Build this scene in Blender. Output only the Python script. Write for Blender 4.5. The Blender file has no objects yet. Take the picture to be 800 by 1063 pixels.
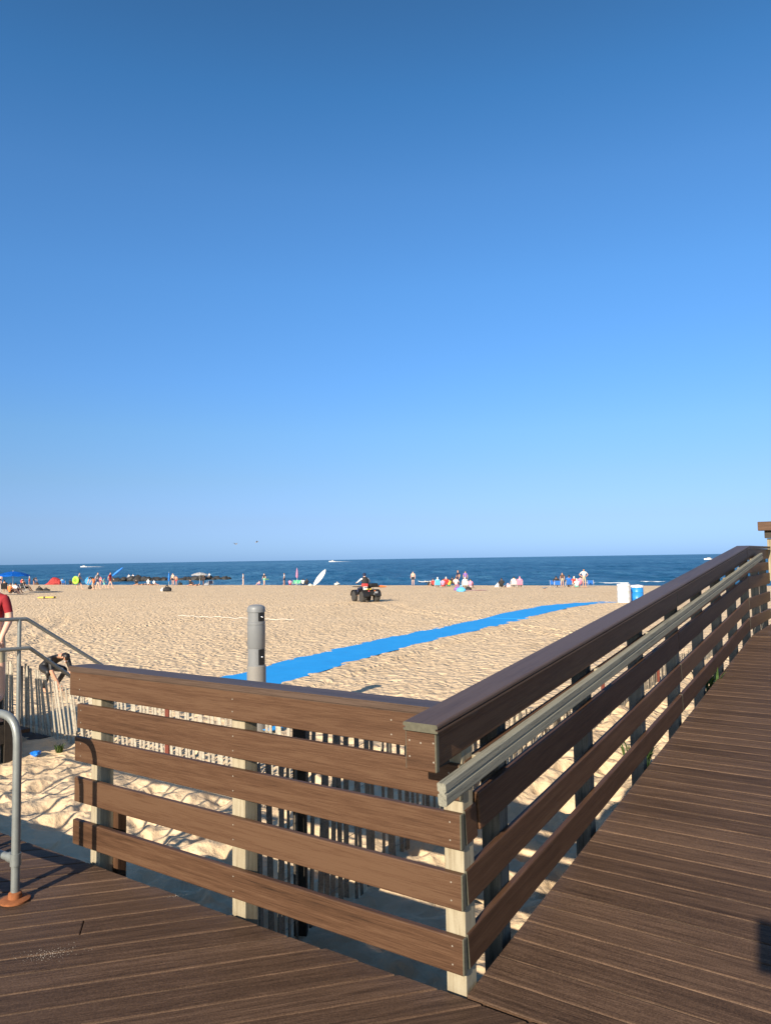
import bpy, bmesh, math, random
import numpy as np
from mathutils import Vector, Matrix, noise
random.seed(7)
R = math.radians
scene = bpy.context.scene
COL = scene.collection

# ------------------------------------------------------------------ camera
FPX, PHOTO_W, PHOTO_H = 768.39, 800.0, 1063.0
PITCH, ROLL, EYE = R(3.6316), R(-0.8857), 1.70
fw = Vector((0, math.cos(PITCH), math.sin(PITCH)))
rt0 = Vector((1, 0, 0)); up0 = rt0.cross(fw)
rt = math.cos(ROLL)*rt0 + math.sin(ROLL)*up0
up = rt.cross(fw)
cam_data = bpy.data.cameras.new('camera')
cam = bpy.data.objects.new('camera', cam_data); COL.objects.link(cam)
cam.matrix_world = Matrix(((rt.x, up.x, -fw.x, 0), (rt.y, up.y, -fw.y, 0), (rt.z, up.z, -fw.z, EYE), (0, 0, 0, 1)))
cam_data.sensor_fit = 'VERTICAL'; cam_data.sensor_height = 24.0
cam_data.lens = FPX/PHOTO_H*24.0
cam_data.clip_start = 0.05; cam_data.clip_end = 60000
scene.camera = cam

# ------------------------------------------------------------------ frames
TH = R(34.0975)
C0 = Vector((0.27826, 2.99197, 0.0))                    # railing corner
U = Vector((math.sin(TH), math.cos(TH), 0))             # up the ramp, towards the sea
V = Vector((-math.cos(TH), math.sin(TH), 0))            # along the short railing
Z = Vector((0, 0, 1))
SLOPE, LAND_A = 0.09315, 7.44
def P(a, b, z=0.0): return C0 + a*U + b*V + z*Z
def rampz(a): return SLOPE*min(max(a, -0.3), LAND_A)

SAND = -0.45
WATER = -2.55
SN = Vector((0.433, 0.901, 0))
MAT_PATH = [(-3.35, 11.85), (-2.39, 13.55), (-0.87, 17.0), (0.92, 20.43), (2.83, 23.6), (4.9, 27.6), (7.2, 31.6), (8.8, 33.6), (10.3, 35.0)]
def path_dist(x, y):
    best = 1e9
    for (x0, y0), (x1, y1) in zip(MAT_PATH, MAT_PATH[1:]):
        dx, dy = x1-x0, y1-y0
        t = max(0, min(1, ((x-x0)*dx+(y-y0)*dy)/(dx*dx+dy*dy)))
        d = math.hypot(x-x0-t*dx, y-y0-t*dy)
        best = min(best, d)
    return best
def sstep(a, b, t):
    t = max(0.0, min(1.0, (t-a)/(b-a))); return t*t*(3-2*t)
def macro(x, y):
    s = SN.x*x + SN.y*y
    z = SAND
    if s > 33:
        k = min(s, 83)-33
        z -= 1.09*(k/50)**1.15
    if s > 83:
        z -= min((s-83)*0.09, 6.0) if s < 200 else 6
    return z
def ground_at(px, py):
    d = fw + (px-PHOTO_W/2)/FPX*rt - (py-PHOTO_H/2)/FPX*up
    t = 1.0
    while t < 400:
        p = Vector((0, 0, EYE)) + d*t
        if p.z <= macro(p.x, p.y) or SN.x*p.x+SN.y*p.y > 82.0: return Vector((p.x, p.y, macro(p.x, p.y)))
        t += 0.05 if t < 60 else 0.1
    return Vector((0, 0, EYE)) + d*95
def at_depth(px, py, D):
    d = fw + (px-PHOTO_W/2)/FPX*rt - (py-PHOTO_H/2)/FPX*up
    return Vector((0, 0, EYE)) + d*(D/d.y)

# ------------------------------------------------------------------ object helpers
def tag(o, label=None, cat=None, group=None, kind=None):
    if label: o['label'] = label
    if cat: o['category'] = cat
    if group: o['group'] = group
    if kind: o['kind'] = kind
    return o
def empty(name, loc, label, cat, group=None, rz=0.0):
    o = bpy.data.objects.new(name, None); COL.objects.link(o)
    o.location = loc; o.rotation_euler = (0, 0, rz); o.empty_display_size = 0.1
    return tag(o, label, cat, group)
def link(name, bm, mats, parent=None, M=None, smooth=False, label=None):
    me = bpy.data.meshes.new(name)
    bm.normal_update(); bm.to_mesh(me); bm.free()
    for m in (mats if isinstance(mats, (list, tuple)) else [mats]): me.materials.append(m)
    if smooth:
        for p in me.polygons: p.use_smooth = True
    if any(p.use_smooth for p in me.polygons): me.set_sharp_from_angle(angle=R(38))
    o = bpy.data.objects.new(name, me); COL.objects.link(o)
    if parent: o.parent = parent
    if M is not None: o.matrix_local = M
    if label: o['label'] = label
    return o
def box(bm, c, s, M=None, mi=0, bevel=0.0, seg=1):
    r = bmesh.ops.create_cube(bm, size=1.0)
    vs = r['verts']
    for v in vs:
        v.co = Vector((v.co.x*s[0]+c[0], v.co.y*s[1]+c[1], v.co.z*s[2]+c[2]))
    fs = list({f for v in vs for f in v.link_faces})
    if bevel:
        es = list({e for v in vs for e in v.link_edges})
        rr = bmesh.ops.bevel(bm, geom=es, offset=bevel, segments=seg, affect='EDGES', profile=0.5)
        fs = list({f for f in rr['faces']} | {f for v in vs if v.is_valid for f in v.link_faces})
        vs = list({v for f in fs for v in f.verts})
    for f in fs: f.material_index = mi
    if M is not None:
        for v in vs: v.co = M @ v.co
    return vs
def tube(bm, pts, rad, n=10, mi=0, caps=True):
    pts = [Vector(p) for p in pts]
    rads = rad if isinstance(rad, (list, tuple)) else [rad]*len(pts)
    rings = []; prev = None
    for i, p in enumerate(pts):
        t = (pts[min(i+1, len(pts)-1)] - pts[max(i-1, 0)]).normalized()
        if prev is None:
            a = Vector((0, 0, 1)) if abs(t.z) < 0.9 else Vector((1, 0, 0))
            n1 = t.cross(a).normalized()
        else:
            n1 = (prev - t*prev.dot(t)).normalized()
        prev = n1; n2 = t.cross(n1)
        rings.append([bm.verts.new(p + rads[i]*(math.cos(2*math.pi*k/n)*n1 + math.sin(2*math.pi*k/n)*n2)) for k in range(n)])
    for r0, r1 in zip(rings, rings[1:]):
        for k in range(n):
            f = bm.faces.new((r0[k], r0[(k+1) % n], r1[(k+1) % n], r1[k])); f.material_index = mi; f.smooth = True
    if caps:
        for rr, rev in ((rings[0], True), (rings[-1], False)):
            f = bm.faces.new(rr[::-1] if rev else rr); f.material_index = mi
def fillet(pts, rad, n=7):
    pts = [Vector(p) for p in pts]; out = [pts[0]]
    for a, b, c in zip(pts, pts[1:], pts[2:]):
        d0 = (a-b).normalized(); d1 = (c-b).normalized()
        ang = d0.angle(d1); t = rad/math.tan(ang/2)
        p0 = b+d0*t; p1 = b+d1*t
        for k in range(n+1):
            s = k/n
            out.append((1-s)**2*p0 + 2*s*(1-s)*b + s*s*p1)
    out.append(pts[-1]); return out
def lathe(bm, prof, n=24, mi=0, c=(0, 0, 0), axis='Z'):
    rings = []
    for r, z in prof:
        ring = []
        for k in range(n):
            a = 2*math.pi*k/n
            q = (r*math.cos(a), r*math.sin(a), z) if axis == 'Z' else (z, r*math.cos(a), r*math.sin(a))
            ring.append(bm.verts.new(Vector(q)+Vector(c)))
        rings.append(ring)
    for r0, r1 in zip(rings, rings[1:]):
        for k in range(n):
            f = bm.faces.new((r0[k], r0[(k+1) % n], r1[(k+1) % n], r1[k])); f.material_index = mi; f.smooth = True
    for ring, rev in ((rings[0], True), (rings[-1], False)):
        f = bm.faces.new(ring[::-1] if rev else ring); f.material_index = mi
def frame(p0, xd, yd):
    xd = xd.normalized(); zd = xd.cross(yd).normalized(); yd = zd.cross(xd)
    return Matrix(((xd.x, yd.x, zd.x, p0.x), (xd.y, yd.y, zd.y, p0.y), (xd.z, yd.z, zd.z, p0.z), (0, 0, 0, 1)))

# ------------------------------------------------------------------ materials
def new_mat(name):
    m = bpy.data.materials.new(name); m.use_nodes = True
    nt = m.node_tree; b = nt.nodes['Principled BSDF']
    return m, nt, b
def N(nt, t, **kw):
    n = nt.nodes.new(t)
    for k, v in kw.items():
        if k in n.inputs: n.inputs[k].default_value = v
        else: setattr(n, k, v)
    return n
def plain(name, col, rough=0.6, metal=0.0, var=0.18, scale=8.0, spec=0.4):
    m, nt, b = new_mat(name)
    tc = N(nt, 'ShaderNodeTexCoord'); no = N(nt, 'ShaderNodeTexNoise', Scale=scale, Detail=4.0)
    nt.links.new(tc.outputs['Object'], no.inputs['Vector'])
    mr = N(nt, 'ShaderNodeMapRange'); mr.inputs['To Min'].default_value = 1-var; mr.inputs['To Max'].default_value = 1+var
    nt.links.new(no.outputs['Fac'], mr.inputs['Value'])
    mx = N(nt, 'ShaderNodeVectorMath', operation='SCALE'); mx.inputs[0].default_value = col
    nt.links.new(mr.outputs[0], mx.inputs['Scale']); nt.links.new(mx.outputs[0], b.inputs['Base Color'])
    b.inputs['Roughness'].default_value = rough; b.inputs['Metallic'].default_value = metal
    b.inputs['Specular IOR Level'].default_value = spec
    return m
def ramp(nt, stops):
    r = nt.nodes.new('ShaderNodeValToRGB'); e = r.color_ramp.elements
    while len(e) < len(stops): e.new(0.5)
    for el, (p, c) in zip(e, stops): el.position = p; el.color = (*c, 1)
    return r
def wood(name, stops, rough=0.6, along=1.3, across=26.0, attr=False, bump=0.25, spec=0.35, blotch=0.25, fine=150.0, speck=0.25, wide=0.7):
    """streaky grain along local X"""
    m, nt, b = new_mat(name); L = nt.links.new
    tc = N(nt, 'ShaderNodeTexCoord')
    if attr:
        rn = N(nt, 'ShaderNodeAttribute', attribute_name='rnd'); rout = rn.outputs['Fac']
    else:
        rn = N(nt, 'ShaderNodeObjectInfo'); rout = rn.outputs['Random']
    off = N(nt, 'ShaderNodeMath', operation='MULTIPLY'); off.inputs[1].default_value = 57.0; L(rout, off.inputs[0])
    add = N(nt, 'ShaderNodeVectorMath', operation='ADD'); L(tc.outputs['Object'], add.inputs[0])
    cb = N(nt, 'ShaderNodeCombineXYZ'); L(off.outputs[0], cb.inputs[0]); L(off.outputs[0], cb.inputs[2]); L(cb.outputs[0], add.inputs[1])
    def streak(sx, sy, det):
        mp = N(nt, 'ShaderNodeMapping'); mp.inputs['Scale'].default_value = (sx, sy, sy); L(add.outputs[0], mp.inputs['Vector'])
        no = N(nt, 'ShaderNodeTexNoise', Scale=1.0, Detail=det, Roughness=0.6, Distortion=0.4); L(mp.outputs[0], no.inputs['Vector'])
        return no.outputs['Fac']
    s1 = streak(along, across, 6.0); s2 = streak(along*5, fine, 4.0); s3 = streak(0.7*along, 5.0, 3.0)
    m1 = N(nt, 'ShaderNodeMath', operation='MULTIPLY_ADD'); L(s2, m1.inputs[0]); m1.inputs[1].default_value = 0.65
    sc = N(nt, 'ShaderNodeMath', operation='MULTIPLY'); L(s1, sc.inputs[0]); sc.inputs[1].default_value = wide; L(sc.outputs[0], m1.inputs[2])
    m2 = N(nt, 'ShaderNodeMath', operation='MULTIPLY_ADD'); L(s3, m2.inputs[0]); m2.inputs[1].default_value = blotch; L(m1.outputs[0], m2.inputs[2])
    m3 = N(nt, 'ShaderNodeMath', operation='MULTIPLY_ADD'); L(rout, m3.inputs[0]); m3.inputs[1].default_value = 0.10 if attr else 0.20; L(m2.outputs[0], m3.inputs[2])
    sp = N(nt, 'ShaderNodeTexNoise', Scale=150.0, Detail=3.0, Roughness=0.7); L(add.outputs[0], sp.inputs['Vector'])
    s0 = N(nt, 'ShaderNodeMath', operation='SUBTRACT'); L(sp.outputs['Fac'], s0.inputs[0]); s0.inputs[1].default_value = 0.5
    m4 = N(nt, 'ShaderNodeMath', operation='MULTIPLY_ADD'); L(s0.outputs[0], m4.inputs[0]); m4.inputs[1].default_value = speck; L(m3.outputs[0], m4.inputs[2]); m3 = m4
    cr = ramp(nt, stops); L(m3.outputs[0], cr.inputs[0]); L(cr.outputs[0], b.inputs['Base Color'])
    bp = N(nt, 'ShaderNodeBump', Strength=bump, Distance=0.004); L(m1.outputs[0], bp.inputs['Height']); L(bp.outputs[0], b.inputs['Normal'])
    b.inputs['Roughness'].default_value = rough; b.inputs['Specular IOR Level'].default_value = spec
    return m
M = {}
M['rail'] = wood('composite_rail', [(0.58, (0.019, 0.0098, 0.0056)), (0.74, (0.052, 0.0255, 0.0130)), (0.88, (0.074, 0.037, 0.0195)), (1.05, (0.094, 0.051, 0.028))], 0.55, across=30.0, fine=200, spec=0.25)
M['cap'] = wood('composite_cap', [(0.60, (0.030, 0.0180, 0.0120)), (0.8, (0.060, 0.037, 0.0255)), (1.0, (0.082, 0.053, 0.038))], 0.5, bump=0.10, spec=0.35)
M['deck'] = wood('composite_deck', [(0.50, (0.027, 0.0155, 0.0095)), (0.68, (0.068, 0.0400, 0.0245)), (0.82, (0.112, 0.068, 0.043)), (1.02, (0.168, 0.107, 0.070))], 0.62, attr=True, across=40.0, fine=300, spec=0.2, speck=0.55, blotch=0.12, wide=0.5)
M['post'] = wood('treated_post', [(0.60, (0.12, 0.093, 0.055)), (0.78, (0.235, 0.195, 0.128)), (1.0, (0.31, 0.27, 0.19))], 0.78, across=30.0, fine=60)
M['postshade'] = wood('shaded_grey_post', [(0.60, (0.045, 0.042, 0.033)), (0.78, (0.095, 0.09, 0.075)), (1.0, (0.15, 0.142, 0.12))], 0.8, across=30.0, fine=60, spec=0.2)  # post wood darkened: the ramp posts' shade is put into the colour
M['endgrain'] = plain('grey_end_grain', (0.085, 0.08, 0.055), 0.8, var=0.4, scale=60)
M['grey'] = wood('weathered_handrail', [(0.62, (0.022, 0.021, 0.017)), (0.76, (0.092, 0.090, 0.072)), (0.98, (0.22, 0.212, 0.168))], 0.75, across=34.0, bump=0.9, fine=120, spec=0.2)
M['slat'] = wood('weathered_slat', [(0.60, (0.11, 0.095, 0.07)), (0.78, (0.29, 0.255, 0.20)), (1.0, (0.40, 0.36, 0.29))], 0.8, across=40, attr=True)
M['slatdark'] = wood('dark_weathered_slat', [(0.60, (0.075, 0.064, 0.047)), (0.78, (0.20, 0.172, 0.13)), (1.0, (0.29, 0.255, 0.20))], 0.8, across=40, attr=True)
M['darkwood'] = wood('dark_and_shaded_wood', [(0.42, (0.012, 0.010, 0.008)), (0.65, (0.030, 0.024, 0.018)), (1.0, (0.05, 0.04, 0.03))], 0.75, attr=True)  # dark timber; also gives the far fence's left slats their shade as colour
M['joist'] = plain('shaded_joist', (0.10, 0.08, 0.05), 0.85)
M['galv'] = plain('galvanised_pipe', (0.20, 0.215, 0.21), 0.45, metal=0.35, var=0.22, scale=30)
M['rust'] = plain('rusty_steel', (0.22, 0.075, 0.025), 0.85, var=0.5, scale=45)
M['rustred'] = plain('red_oxide_steel', (0.13, 0.03, 0.018), 0.8, var=0.35, scale=30)
M['wire'] = plain('fence_wire', (0.25, 0.22, 0.19), 0.5, metal=0.6)
M['screw'] = plain('screw_head', (0.30, 0.26, 0.21), 0.5, metal=0.3)
M['bollard'] = plain('grey_powder_coat', (0.17, 0.178, 0.186), 0.45, var=0.07, scale=6)
M['bollardlow'] = plain('grey_dusty_coat', (0.20, 0.19, 0.175), 0.6, var=0.1, scale=6)
M['black'] = plain('black_plastic', (0.012, 0.012, 0.013), 0.5, var=0.2)
M['rubber'] = plain('tyre_rubber', (0.045, 0.043, 0.040), 0.85, var=0.25, scale=20)
M['chrome'] = plain('chrome_button', (0.8, 0.8, 0.8), 0.15, metal=1.0, var=0.02)
M['white'] = plain('white_paint', (0.60, 0.60, 0.59), 0.5, var=0.06)
M['red'] = plain('red_fabric', (0.50, 0.045, 0.04), 0.7)
M['darkred'] = plain('dark_red_cotton', (0.25, 0.013, 0.02), 0.85, var=0.25, scale=14)
M['yellow'] = plain('yellow_plastic', (0.55, 0.40, 0.06), 0.5)
M['orange'] = plain('orange_fabric', (0.62, 0.17, 0.05), 0.7)
M['tentred'] = plain('coral_red_nylon', (0.62, 0.075, 0.07), 0.6)
M['navy'] = plain('navy_fabric', (0.012, 0.018, 0.05), 0.75)
M['blue'] = plain('blue_fabric', (0.02, 0.14, 0.50), 0.6)
M['royal'] = plain('royal_blue_canopy', (0.01, 0.16, 0.62), 0.5)
M['cyan'] = plain('light_blue_fabric', (0.10, 0.42, 0.72), 0.6)
M['teal'] = plain('mint_fabric', (0.18, 0.50, 0.44), 0.7)
M['lime'] = plain('lime_green_plastic', (0.32, 0.62, 0.06), 0.5)
M['green'] = plain('green_fabric', (0.03, 0.32, 0.15), 0.6)
M['pink'] = plain('pink_fabric', (0.72, 0.22, 0.34), 0.65)
M['paleP'] = plain('pale_pink_fabric', (0.75, 0.52, 0.52), 0.7)
M['purple'] = plain('purple_fabric', (0.20, 0.10, 0.34), 0.7)
M['khaki'] = plain('khaki_cotton', (0.36, 0.31, 0.21), 0.85)
M['grey_cloth'] = plain('grey_cotton', (0.24, 0.25, 0.27), 0.85)
M['dark'] = plain('charcoal_fabric', (0.02, 0.02, 0.022), 0.8)
M['brownfab'] = plain('brown_fabric', (0.08, 0.045, 0.03), 0.8)
M['cream'] = plain('cream_fabric', (0.66, 0.60, 0.50), 0.8)
M['skin'] = plain('tanned_skin', (0.46, 0.24, 0.15), 0.55, var=0.08)
M['skinL'] = plain('fair_skin', (0.60, 0.36, 0.26), 0.55, var=0.06)
M['skinD'] = plain('brown_skin', (0.14, 0.065, 0.04), 0.55, var=0.08)
M['hair'] = plain('dark_hair', (0.012, 0.009, 0.008), 0.5)
M['hairB'] = plain('brown_hair', (0.06, 0.032, 0.018), 0.55)
M['eyew'] = plain('eye_white', (0.75, 0.74, 0.72), 0.3, var=0.02)
M['barrelblue'] = plain('blue_drum_paint', (0.015, 0.20, 0.58), 0.4, var=0.08)
M['mark'] = plain('grey_drum_marking', (0.34, 0.36, 0.38), 0.7)
M['rock'] = plain('wet_dark_rock', (0.03, 0.028, 0.026), 0.7, var=0.5, scale=1.5)
M['foam'] = plain('sea_foam', (0.55, 0.57, 0.58), 0.8, var=0.15, scale=3)
M['leaf'] = plain('weed_leaf', (0.045, 0.085, 0.018), 0.6, var=0.35, scale=30)
M['rope'] = plain('pale_rope', (0.50, 0.46, 0.40), 0.8)
M['gull'] = plain('gull_grey', (0.22, 0.23, 0.25), 0.7)

# sand
def sand_mat():
    m, nt, b = new_mat('beach_sand'); L = nt.links.new
    tc = N(nt, 'ShaderNodeTexCoord')
    big = N(nt, 'ShaderNodeTexNoise', Scale=0.35, Detail=4.0); L(tc.outputs['Object'], big.inputs['Vector'])
    med = N(nt, 'ShaderNodeTexNoise', Scale=3.0, Detail=5.0, Roughness=0.65); L(tc.outputs['Object'], med.inputs['Vector'])
    fin = N(nt, 'ShaderNodeTexNoise', Scale=260.0, Detail=2.0); L(tc.outputs['Object'], fin.inputs['Vector'])
    a = N(nt, 'ShaderNodeMath', operation='MULTIPLY_ADD'); L(fin.outputs['Fac'], a.inputs[0]); a.inputs[1].default_value = 0.35; L(med.outputs['Fac'], a.inputs[2])
    c = N(nt, 'ShaderNodeMath', operation='MULTIPLY_ADD'); L(big.outputs['Fac'], c.inputs[0]); c.inputs[1].default_value = 0.5; L(a.outputs[0], c.inputs[2])
    cr = ramp(nt, [(0.55, (0.50, 0.36, 0.215)), (0.9, (0.64, 0.475, 0.30)), (1.25, (0.70, 0.535, 0.35))])
    mr = N(nt, 'ShaderNodeMapRange'); mr.inputs['From Min'].default_value = 0.5; mr.inputs['From Max'].default_value = 1.3; L(c.outputs[0], mr.inputs['Value'])
    cr.color_ramp.elements[0].position = 0.0; cr.color_ramp.elements[1].position = 0.5; cr.color_ramp.elements[2].position = 1.0
    L(mr.outputs[0], cr.inputs[0]); L(cr.outputs[0], b.inputs['Base Color'])
    # trodden sand, footprints as bump (adds to the modelled dents)
    vo = N(nt, 'ShaderNodeTexVoronoi', Scale=6.5, feature='SMOOTH_F1'); vo.inputs['Smoothness'].default_value = 0.35 
    wn = N(nt, 'ShaderNodeTexNoise', Scale=1.6, Detail=3.0); L(tc.outputs['Object'], wn.inputs['Vector'])
    wv = N(nt, 'ShaderNodeVectorMath', operation='SCALE'); L(wn.outputs['Color'], wv.inputs[0]); wv.inputs['Scale'].default_value = 0.8
    wa = N(nt, 'ShaderNodeVectorMath', operation='ADD'); L(tc.outputs['Object'], wa.inputs[0]); L(wv.outputs[0], wa.inputs[1])
    L(wa.outputs[0], vo.inputs['Vector'])
    v2 = N(nt, 'ShaderNodeTexNoise', Scale=11.0, Detail=6.0, Roughness=0.6); L(tc.outputs['Object'], v2.inputs['Vector'])
    h = N(nt, 'ShaderNodeMath', operation='MULTIPLY_ADD'); L(v2.outputs['Fac'], h.inputs[0]); h.inputs[1].default_value = 0.6; L(vo.outputs['Distance'], h.inputs[2])
    ca = N(nt, 'ShaderNodeAttribute', attribute_name='bumpamt')
    bp = N(nt, 'ShaderNodeBump', Distance=0.12); L(h.outputs[0], bp.inputs['Height']); L(ca.outputs['Fac'], bp.inputs['Strength'])
    f2 = N(nt, 'ShaderNodeBump', Strength=0.35, Distance=0.006); L(fin.outputs['Fac'], f2.inputs['Height']); L(bp.outputs[0], f2.inputs['Normal'])
    L(f2.outputs[0], b.inputs['Normal'])
    b.inputs['Roughness'].default_value = 0.95; b.inputs['Specular IOR Level'].default_value = 0.15
    return m
M['sand'] = sand_mat()
def sea_mat():
    m, nt, b = new_mat('sea_water'); L = nt.links.new
    tc = N(nt, 'ShaderNodeTexCoord')
    mp = N(nt, 'ShaderNodeMapping'); mp.inputs['Rotation'].default_value = (0, 0, R(25.7)); mp.inputs['Scale'].default_value = (0.30, 0.050, 0.3)
    L(tc.outputs['Object'], mp.inputs['Vector'])
    n1 = N(nt, 'ShaderNodeTexNoise', Scale=0.55, Detail=7.0, Roughness=0.68, Distortion=0.3); L(mp.outputs[0], n1.inputs['Vector'])
    n2 = N(nt, 'ShaderNodeTexNoise', Scale=0.012, Detail=3.0); L(mp.outputs[0], n2.inputs['Vector'])
    bp = N(nt, 'ShaderNodeBump', Strength=1.0, Distance=2.2); L(n1.outputs['Fac'], bp.inputs['Height'])
    L(bp.outputs[0], b.inputs['Normal'])
    ad = N(nt, 'ShaderNodeMath', operation='MULTIPLY_ADD'); L(n2.outputs['Fac'], ad.inputs[0]); ad.inputs[1].default_value = 0.5; L(n1.outputs['Fac'], ad.inputs[2])
    cr = ramp(nt, [(0.40, (0.005, 0.040, 0.090)), (0.72, (0.012, 0.082, 0.170)), (0.98, (0.085, 0.225, 0.33))])
    L(ad.outputs[0], cr.inputs[0]); L(cr.outputs[0], b.inputs['Base Color'])
    b.inputs['Roughness'].default_value = 0.35; b.inputs['Specular IOR Level'].default_value = 0.18; b.inputs['IOR'].default_value = 1.33
    return m
M['sea'] = sea_mat()
def mat_mat():
    m, nt, b = new_mat('blue_access_mat'); L = nt.links.new
    tc = N(nt, 'ShaderNodeTexCoord')
    n1 = N(nt, 'ShaderNodeTexNoise', Scale=2.2, Detail=6.0, Roughness=0.7); L(tc.outputs['Object'], n1.inputs['Vector'])
    cr = ramp(nt, [(0.25, (0.003, 0.245, 0.62)), (0.60, (0.005, 0.285, 0.70)), (0.68, (0.03, 0.30, 0.64)), (0.78, (0.30, 0.33, 0.34))])
    L(n1.outputs['Fac'], cr.inputs[0]); L(cr.outputs[0], b.inputs['Base Color'])
    b.inputs['Roughness'].default_value = 0.7
    w = N(nt, 'ShaderNodeTexNoise', Scale=180.0, Detail=1.0); L(tc.outputs['Object'], w.inputs['Vector'])
    bp = N(nt, 'ShaderNodeBump', Strength=0.3, Distance=0.004); L(w.outputs['Fac'], bp.inputs['Height']); L(bp.outputs[0], b.inputs['Normal'])
    return m
M['mat'] = mat_mat()

# ------------------------------------------------------------------ world and sun
SUN_EL, SUN_AZ = R(24.8), R(26.2)          # azimuth the shadows point to, clockwise from +Y
w = bpy.data.worlds.new('World'); scene.world = w; w.use_nodes = True
wt = w.node_tree; bg = wt.nodes['Background']
sky = wt.nodes.new('ShaderNodeTexSky'); sky.sky_type = 'NISHITA'; sky.sun_disc = False
sky.sun_elevation = SUN_EL; sky.sun_rotation = SUN_AZ + math.pi
sky.air_density = 1.0; sky.dust_density = 0.3; sky.ozone_density = 2.5; sky.altitude = 0
hs = wt.nodes.new('ShaderNodeHueSaturation'); hs.inputs['Saturation'].default_value = 1.1
# clear maritime air: bluer and less bright towards the horizon than the default atmosphere
stc = wt.nodes.new('ShaderNodeTexCoord'); sxyz = wt.nodes.new('ShaderNodeSeparateXYZ'); wt.links.new(stc.outputs['Generated'], sxyz.inputs[0])
air = ramp(wt, [(0.0, (0.255, 0.465, 1.14)), (0.052, (0.357, 0.465, 0.83)), (0.105, (0.444, 0.545, 0.76)), (0.168, (0.51, 0.66, 0.838)), (0.23, (0.52, 0.73, 0.96)), (0.35, (0.56, 0.84, 1.06)), (0.454, (0.56, 0.86, 1.06)), (0.545, (0.45, 0.81, 1.0)), (0.62, (0.42, 0.72, 0.87)), (1.0, (0.40, 0.68, 0.82))])
wt.links.new(sxyz.outputs['Z'], air.inputs[0])
mul = wt.nodes.new('ShaderNodeMix'); mul.data_type = 'RGBA'; mul.blend_type = 'MULTIPLY'; mul.inputs[0].default_value = 1.0
wt.links.new(sky.outputs[0], hs.inputs['Color']); wt.links.new(hs.outputs[0], mul.inputs[6]); wt.links.new(air.outputs[0], mul.inputs[7]); 
# the air is hazier and whiter on the sun's side of the sky
sunv = wt.nodes.new('ShaderNodeVectorMath'); sunv.operation = 'DOT_PRODUCT'; sunv.inputs[1].default_value = (-math.sin(SUN_AZ), -math.cos(SUN_AZ), 0.25)
wt.links.new(stc.outputs['Generated'], sunv.inputs[0])
hz = wt.nodes.new('ShaderNodeMapRange'); hz.interpolation_type = 'SMOOTHSTEP'; hz.inputs['From Min'].default_value = -0.15; hz.inputs['From Max'].default_value = 0.6
wt.links.new(sunv.outputs['Value'], hz.inputs['Value'])
mx2 = wt.nodes.new('ShaderNodeMix'); mx2.data_type = 'RGBA'; wt.links.new(hz.outputs[0], mx2.inputs[0]); wt.links.new(mul.outputs[2], mx2.inputs[6]); wt.links.new(hs.outputs[0], mx2.inputs[7])
wt.links.new(mx2.outputs[2], bg.inputs['Color'])
bg.inputs['Strength'].default_value = 0.092
sd = bpy.data.lights.new('sun', 'SUN'); sun = bpy.data.objects.new('sun', sd); COL.objects.link(sun)
sd.energy = 5.0; sd.angle = R(0.5); sd.color = (1.0, 0.875, 0.70)
sdir = Vector((-math.sin(SUN_AZ)*math.cos(SUN_EL), -math.cos(SUN_AZ)*math.cos(SUN_EL), math.sin(SUN_EL)))
sun.rotation_euler = sdir.to_track_quat('Z', 'Y').to_euler()
vs = scene.view_settings; vs.view_transform = 'Standard'; vs.look = 'None'; vs.gamma = 1.0; vs.exposure = 0.86
vs.use_curve_mapping = False

# ------------------------------------------------------------------ sand
def dents(x, y):
    """trodden dry sand: soft lumps and foot dents with steep rims"""
    p = Vector((x, y, 0.0))
    wob = noise.noise_vector(p*1.7)*0.16
    q = p + wob
    d = noise.voronoi(Vector((q.x*3.1, q.y*3.1, 0.5)))[0][0]
    h = -0.055*(1-sstep(0.10, 0.42, d)) + 0.018*sstep(0.40, 0.52, d)
    q2 = p*1.0 + noise.noise_vector(p*2.3)*0.12
    d2 = noise.voronoi(Vector((q2.x*1.9+5, q2.y*1.9, 3.5)))[0][0]
    h += -0.05*(1-sstep(0.08, 0.36, d2))
    h += 0.026*noise.noise(p*1.3) + 0.030*noise.noise(p*3.1) + 0.022*noise.noise(p*7.0) + 0.012*noise.noise(p*14.0) + 0.05*noise.noise(p*0.45)
    return h
TRACKS = [[(-0.6, 37.0), (0.8, 31.0), (3.4, 24.0), (6.5, 16.5)], [(-0.9, 37.4), (-4.5, 33.5), (-7.5, 27.5), (-13.0, 19.0)], [(-13.5, 30.0), (-10.5, 22.0), (-8.8, 13.5)]]
def track(x, y):
    # wheel ruts of the quad bike
    h = 0.0
    for tr in TRACKS:
        for (x0, y0), (x1, y1) in zip(tr, tr[1:]):
            ex, ey = x1-x0, y1-y0; L = math.hypot(ex, ey)
            t = ((x-x0)*ex+(y-y0)*ey)/(L*L)
            if -0.02 <= t <= 1.02:
                c = ((x-x0)*ey-(y-y0)*ex)/L + 0.12*math.sin(t*5)
                d = min(abs(c-0.42), abs(c+0.42))
                if d < 0.3: h = min(h, -0.045*(1-sstep(0.06, 0.16, d))) if d < 0.16 else max(h, 0.018*(1-sstep(0.16, 0.3, d)))
    return h
def mound(x, y):
    """drifted sand along the slatted fences"""
    q = Vector((x, y, 0)) - C0
    a, b = q.dot(U), q.dot(V)
    h = 0.0
    if 0.6 < a < 14:
        h += 0.30*math.exp(-((b-1.62)/0.45)**2)*sstep(1.2, 2.6, a)*(0.6+0.7*noise.noise(Vector((a*0.9, 3.1, 0))))
    return h
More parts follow.
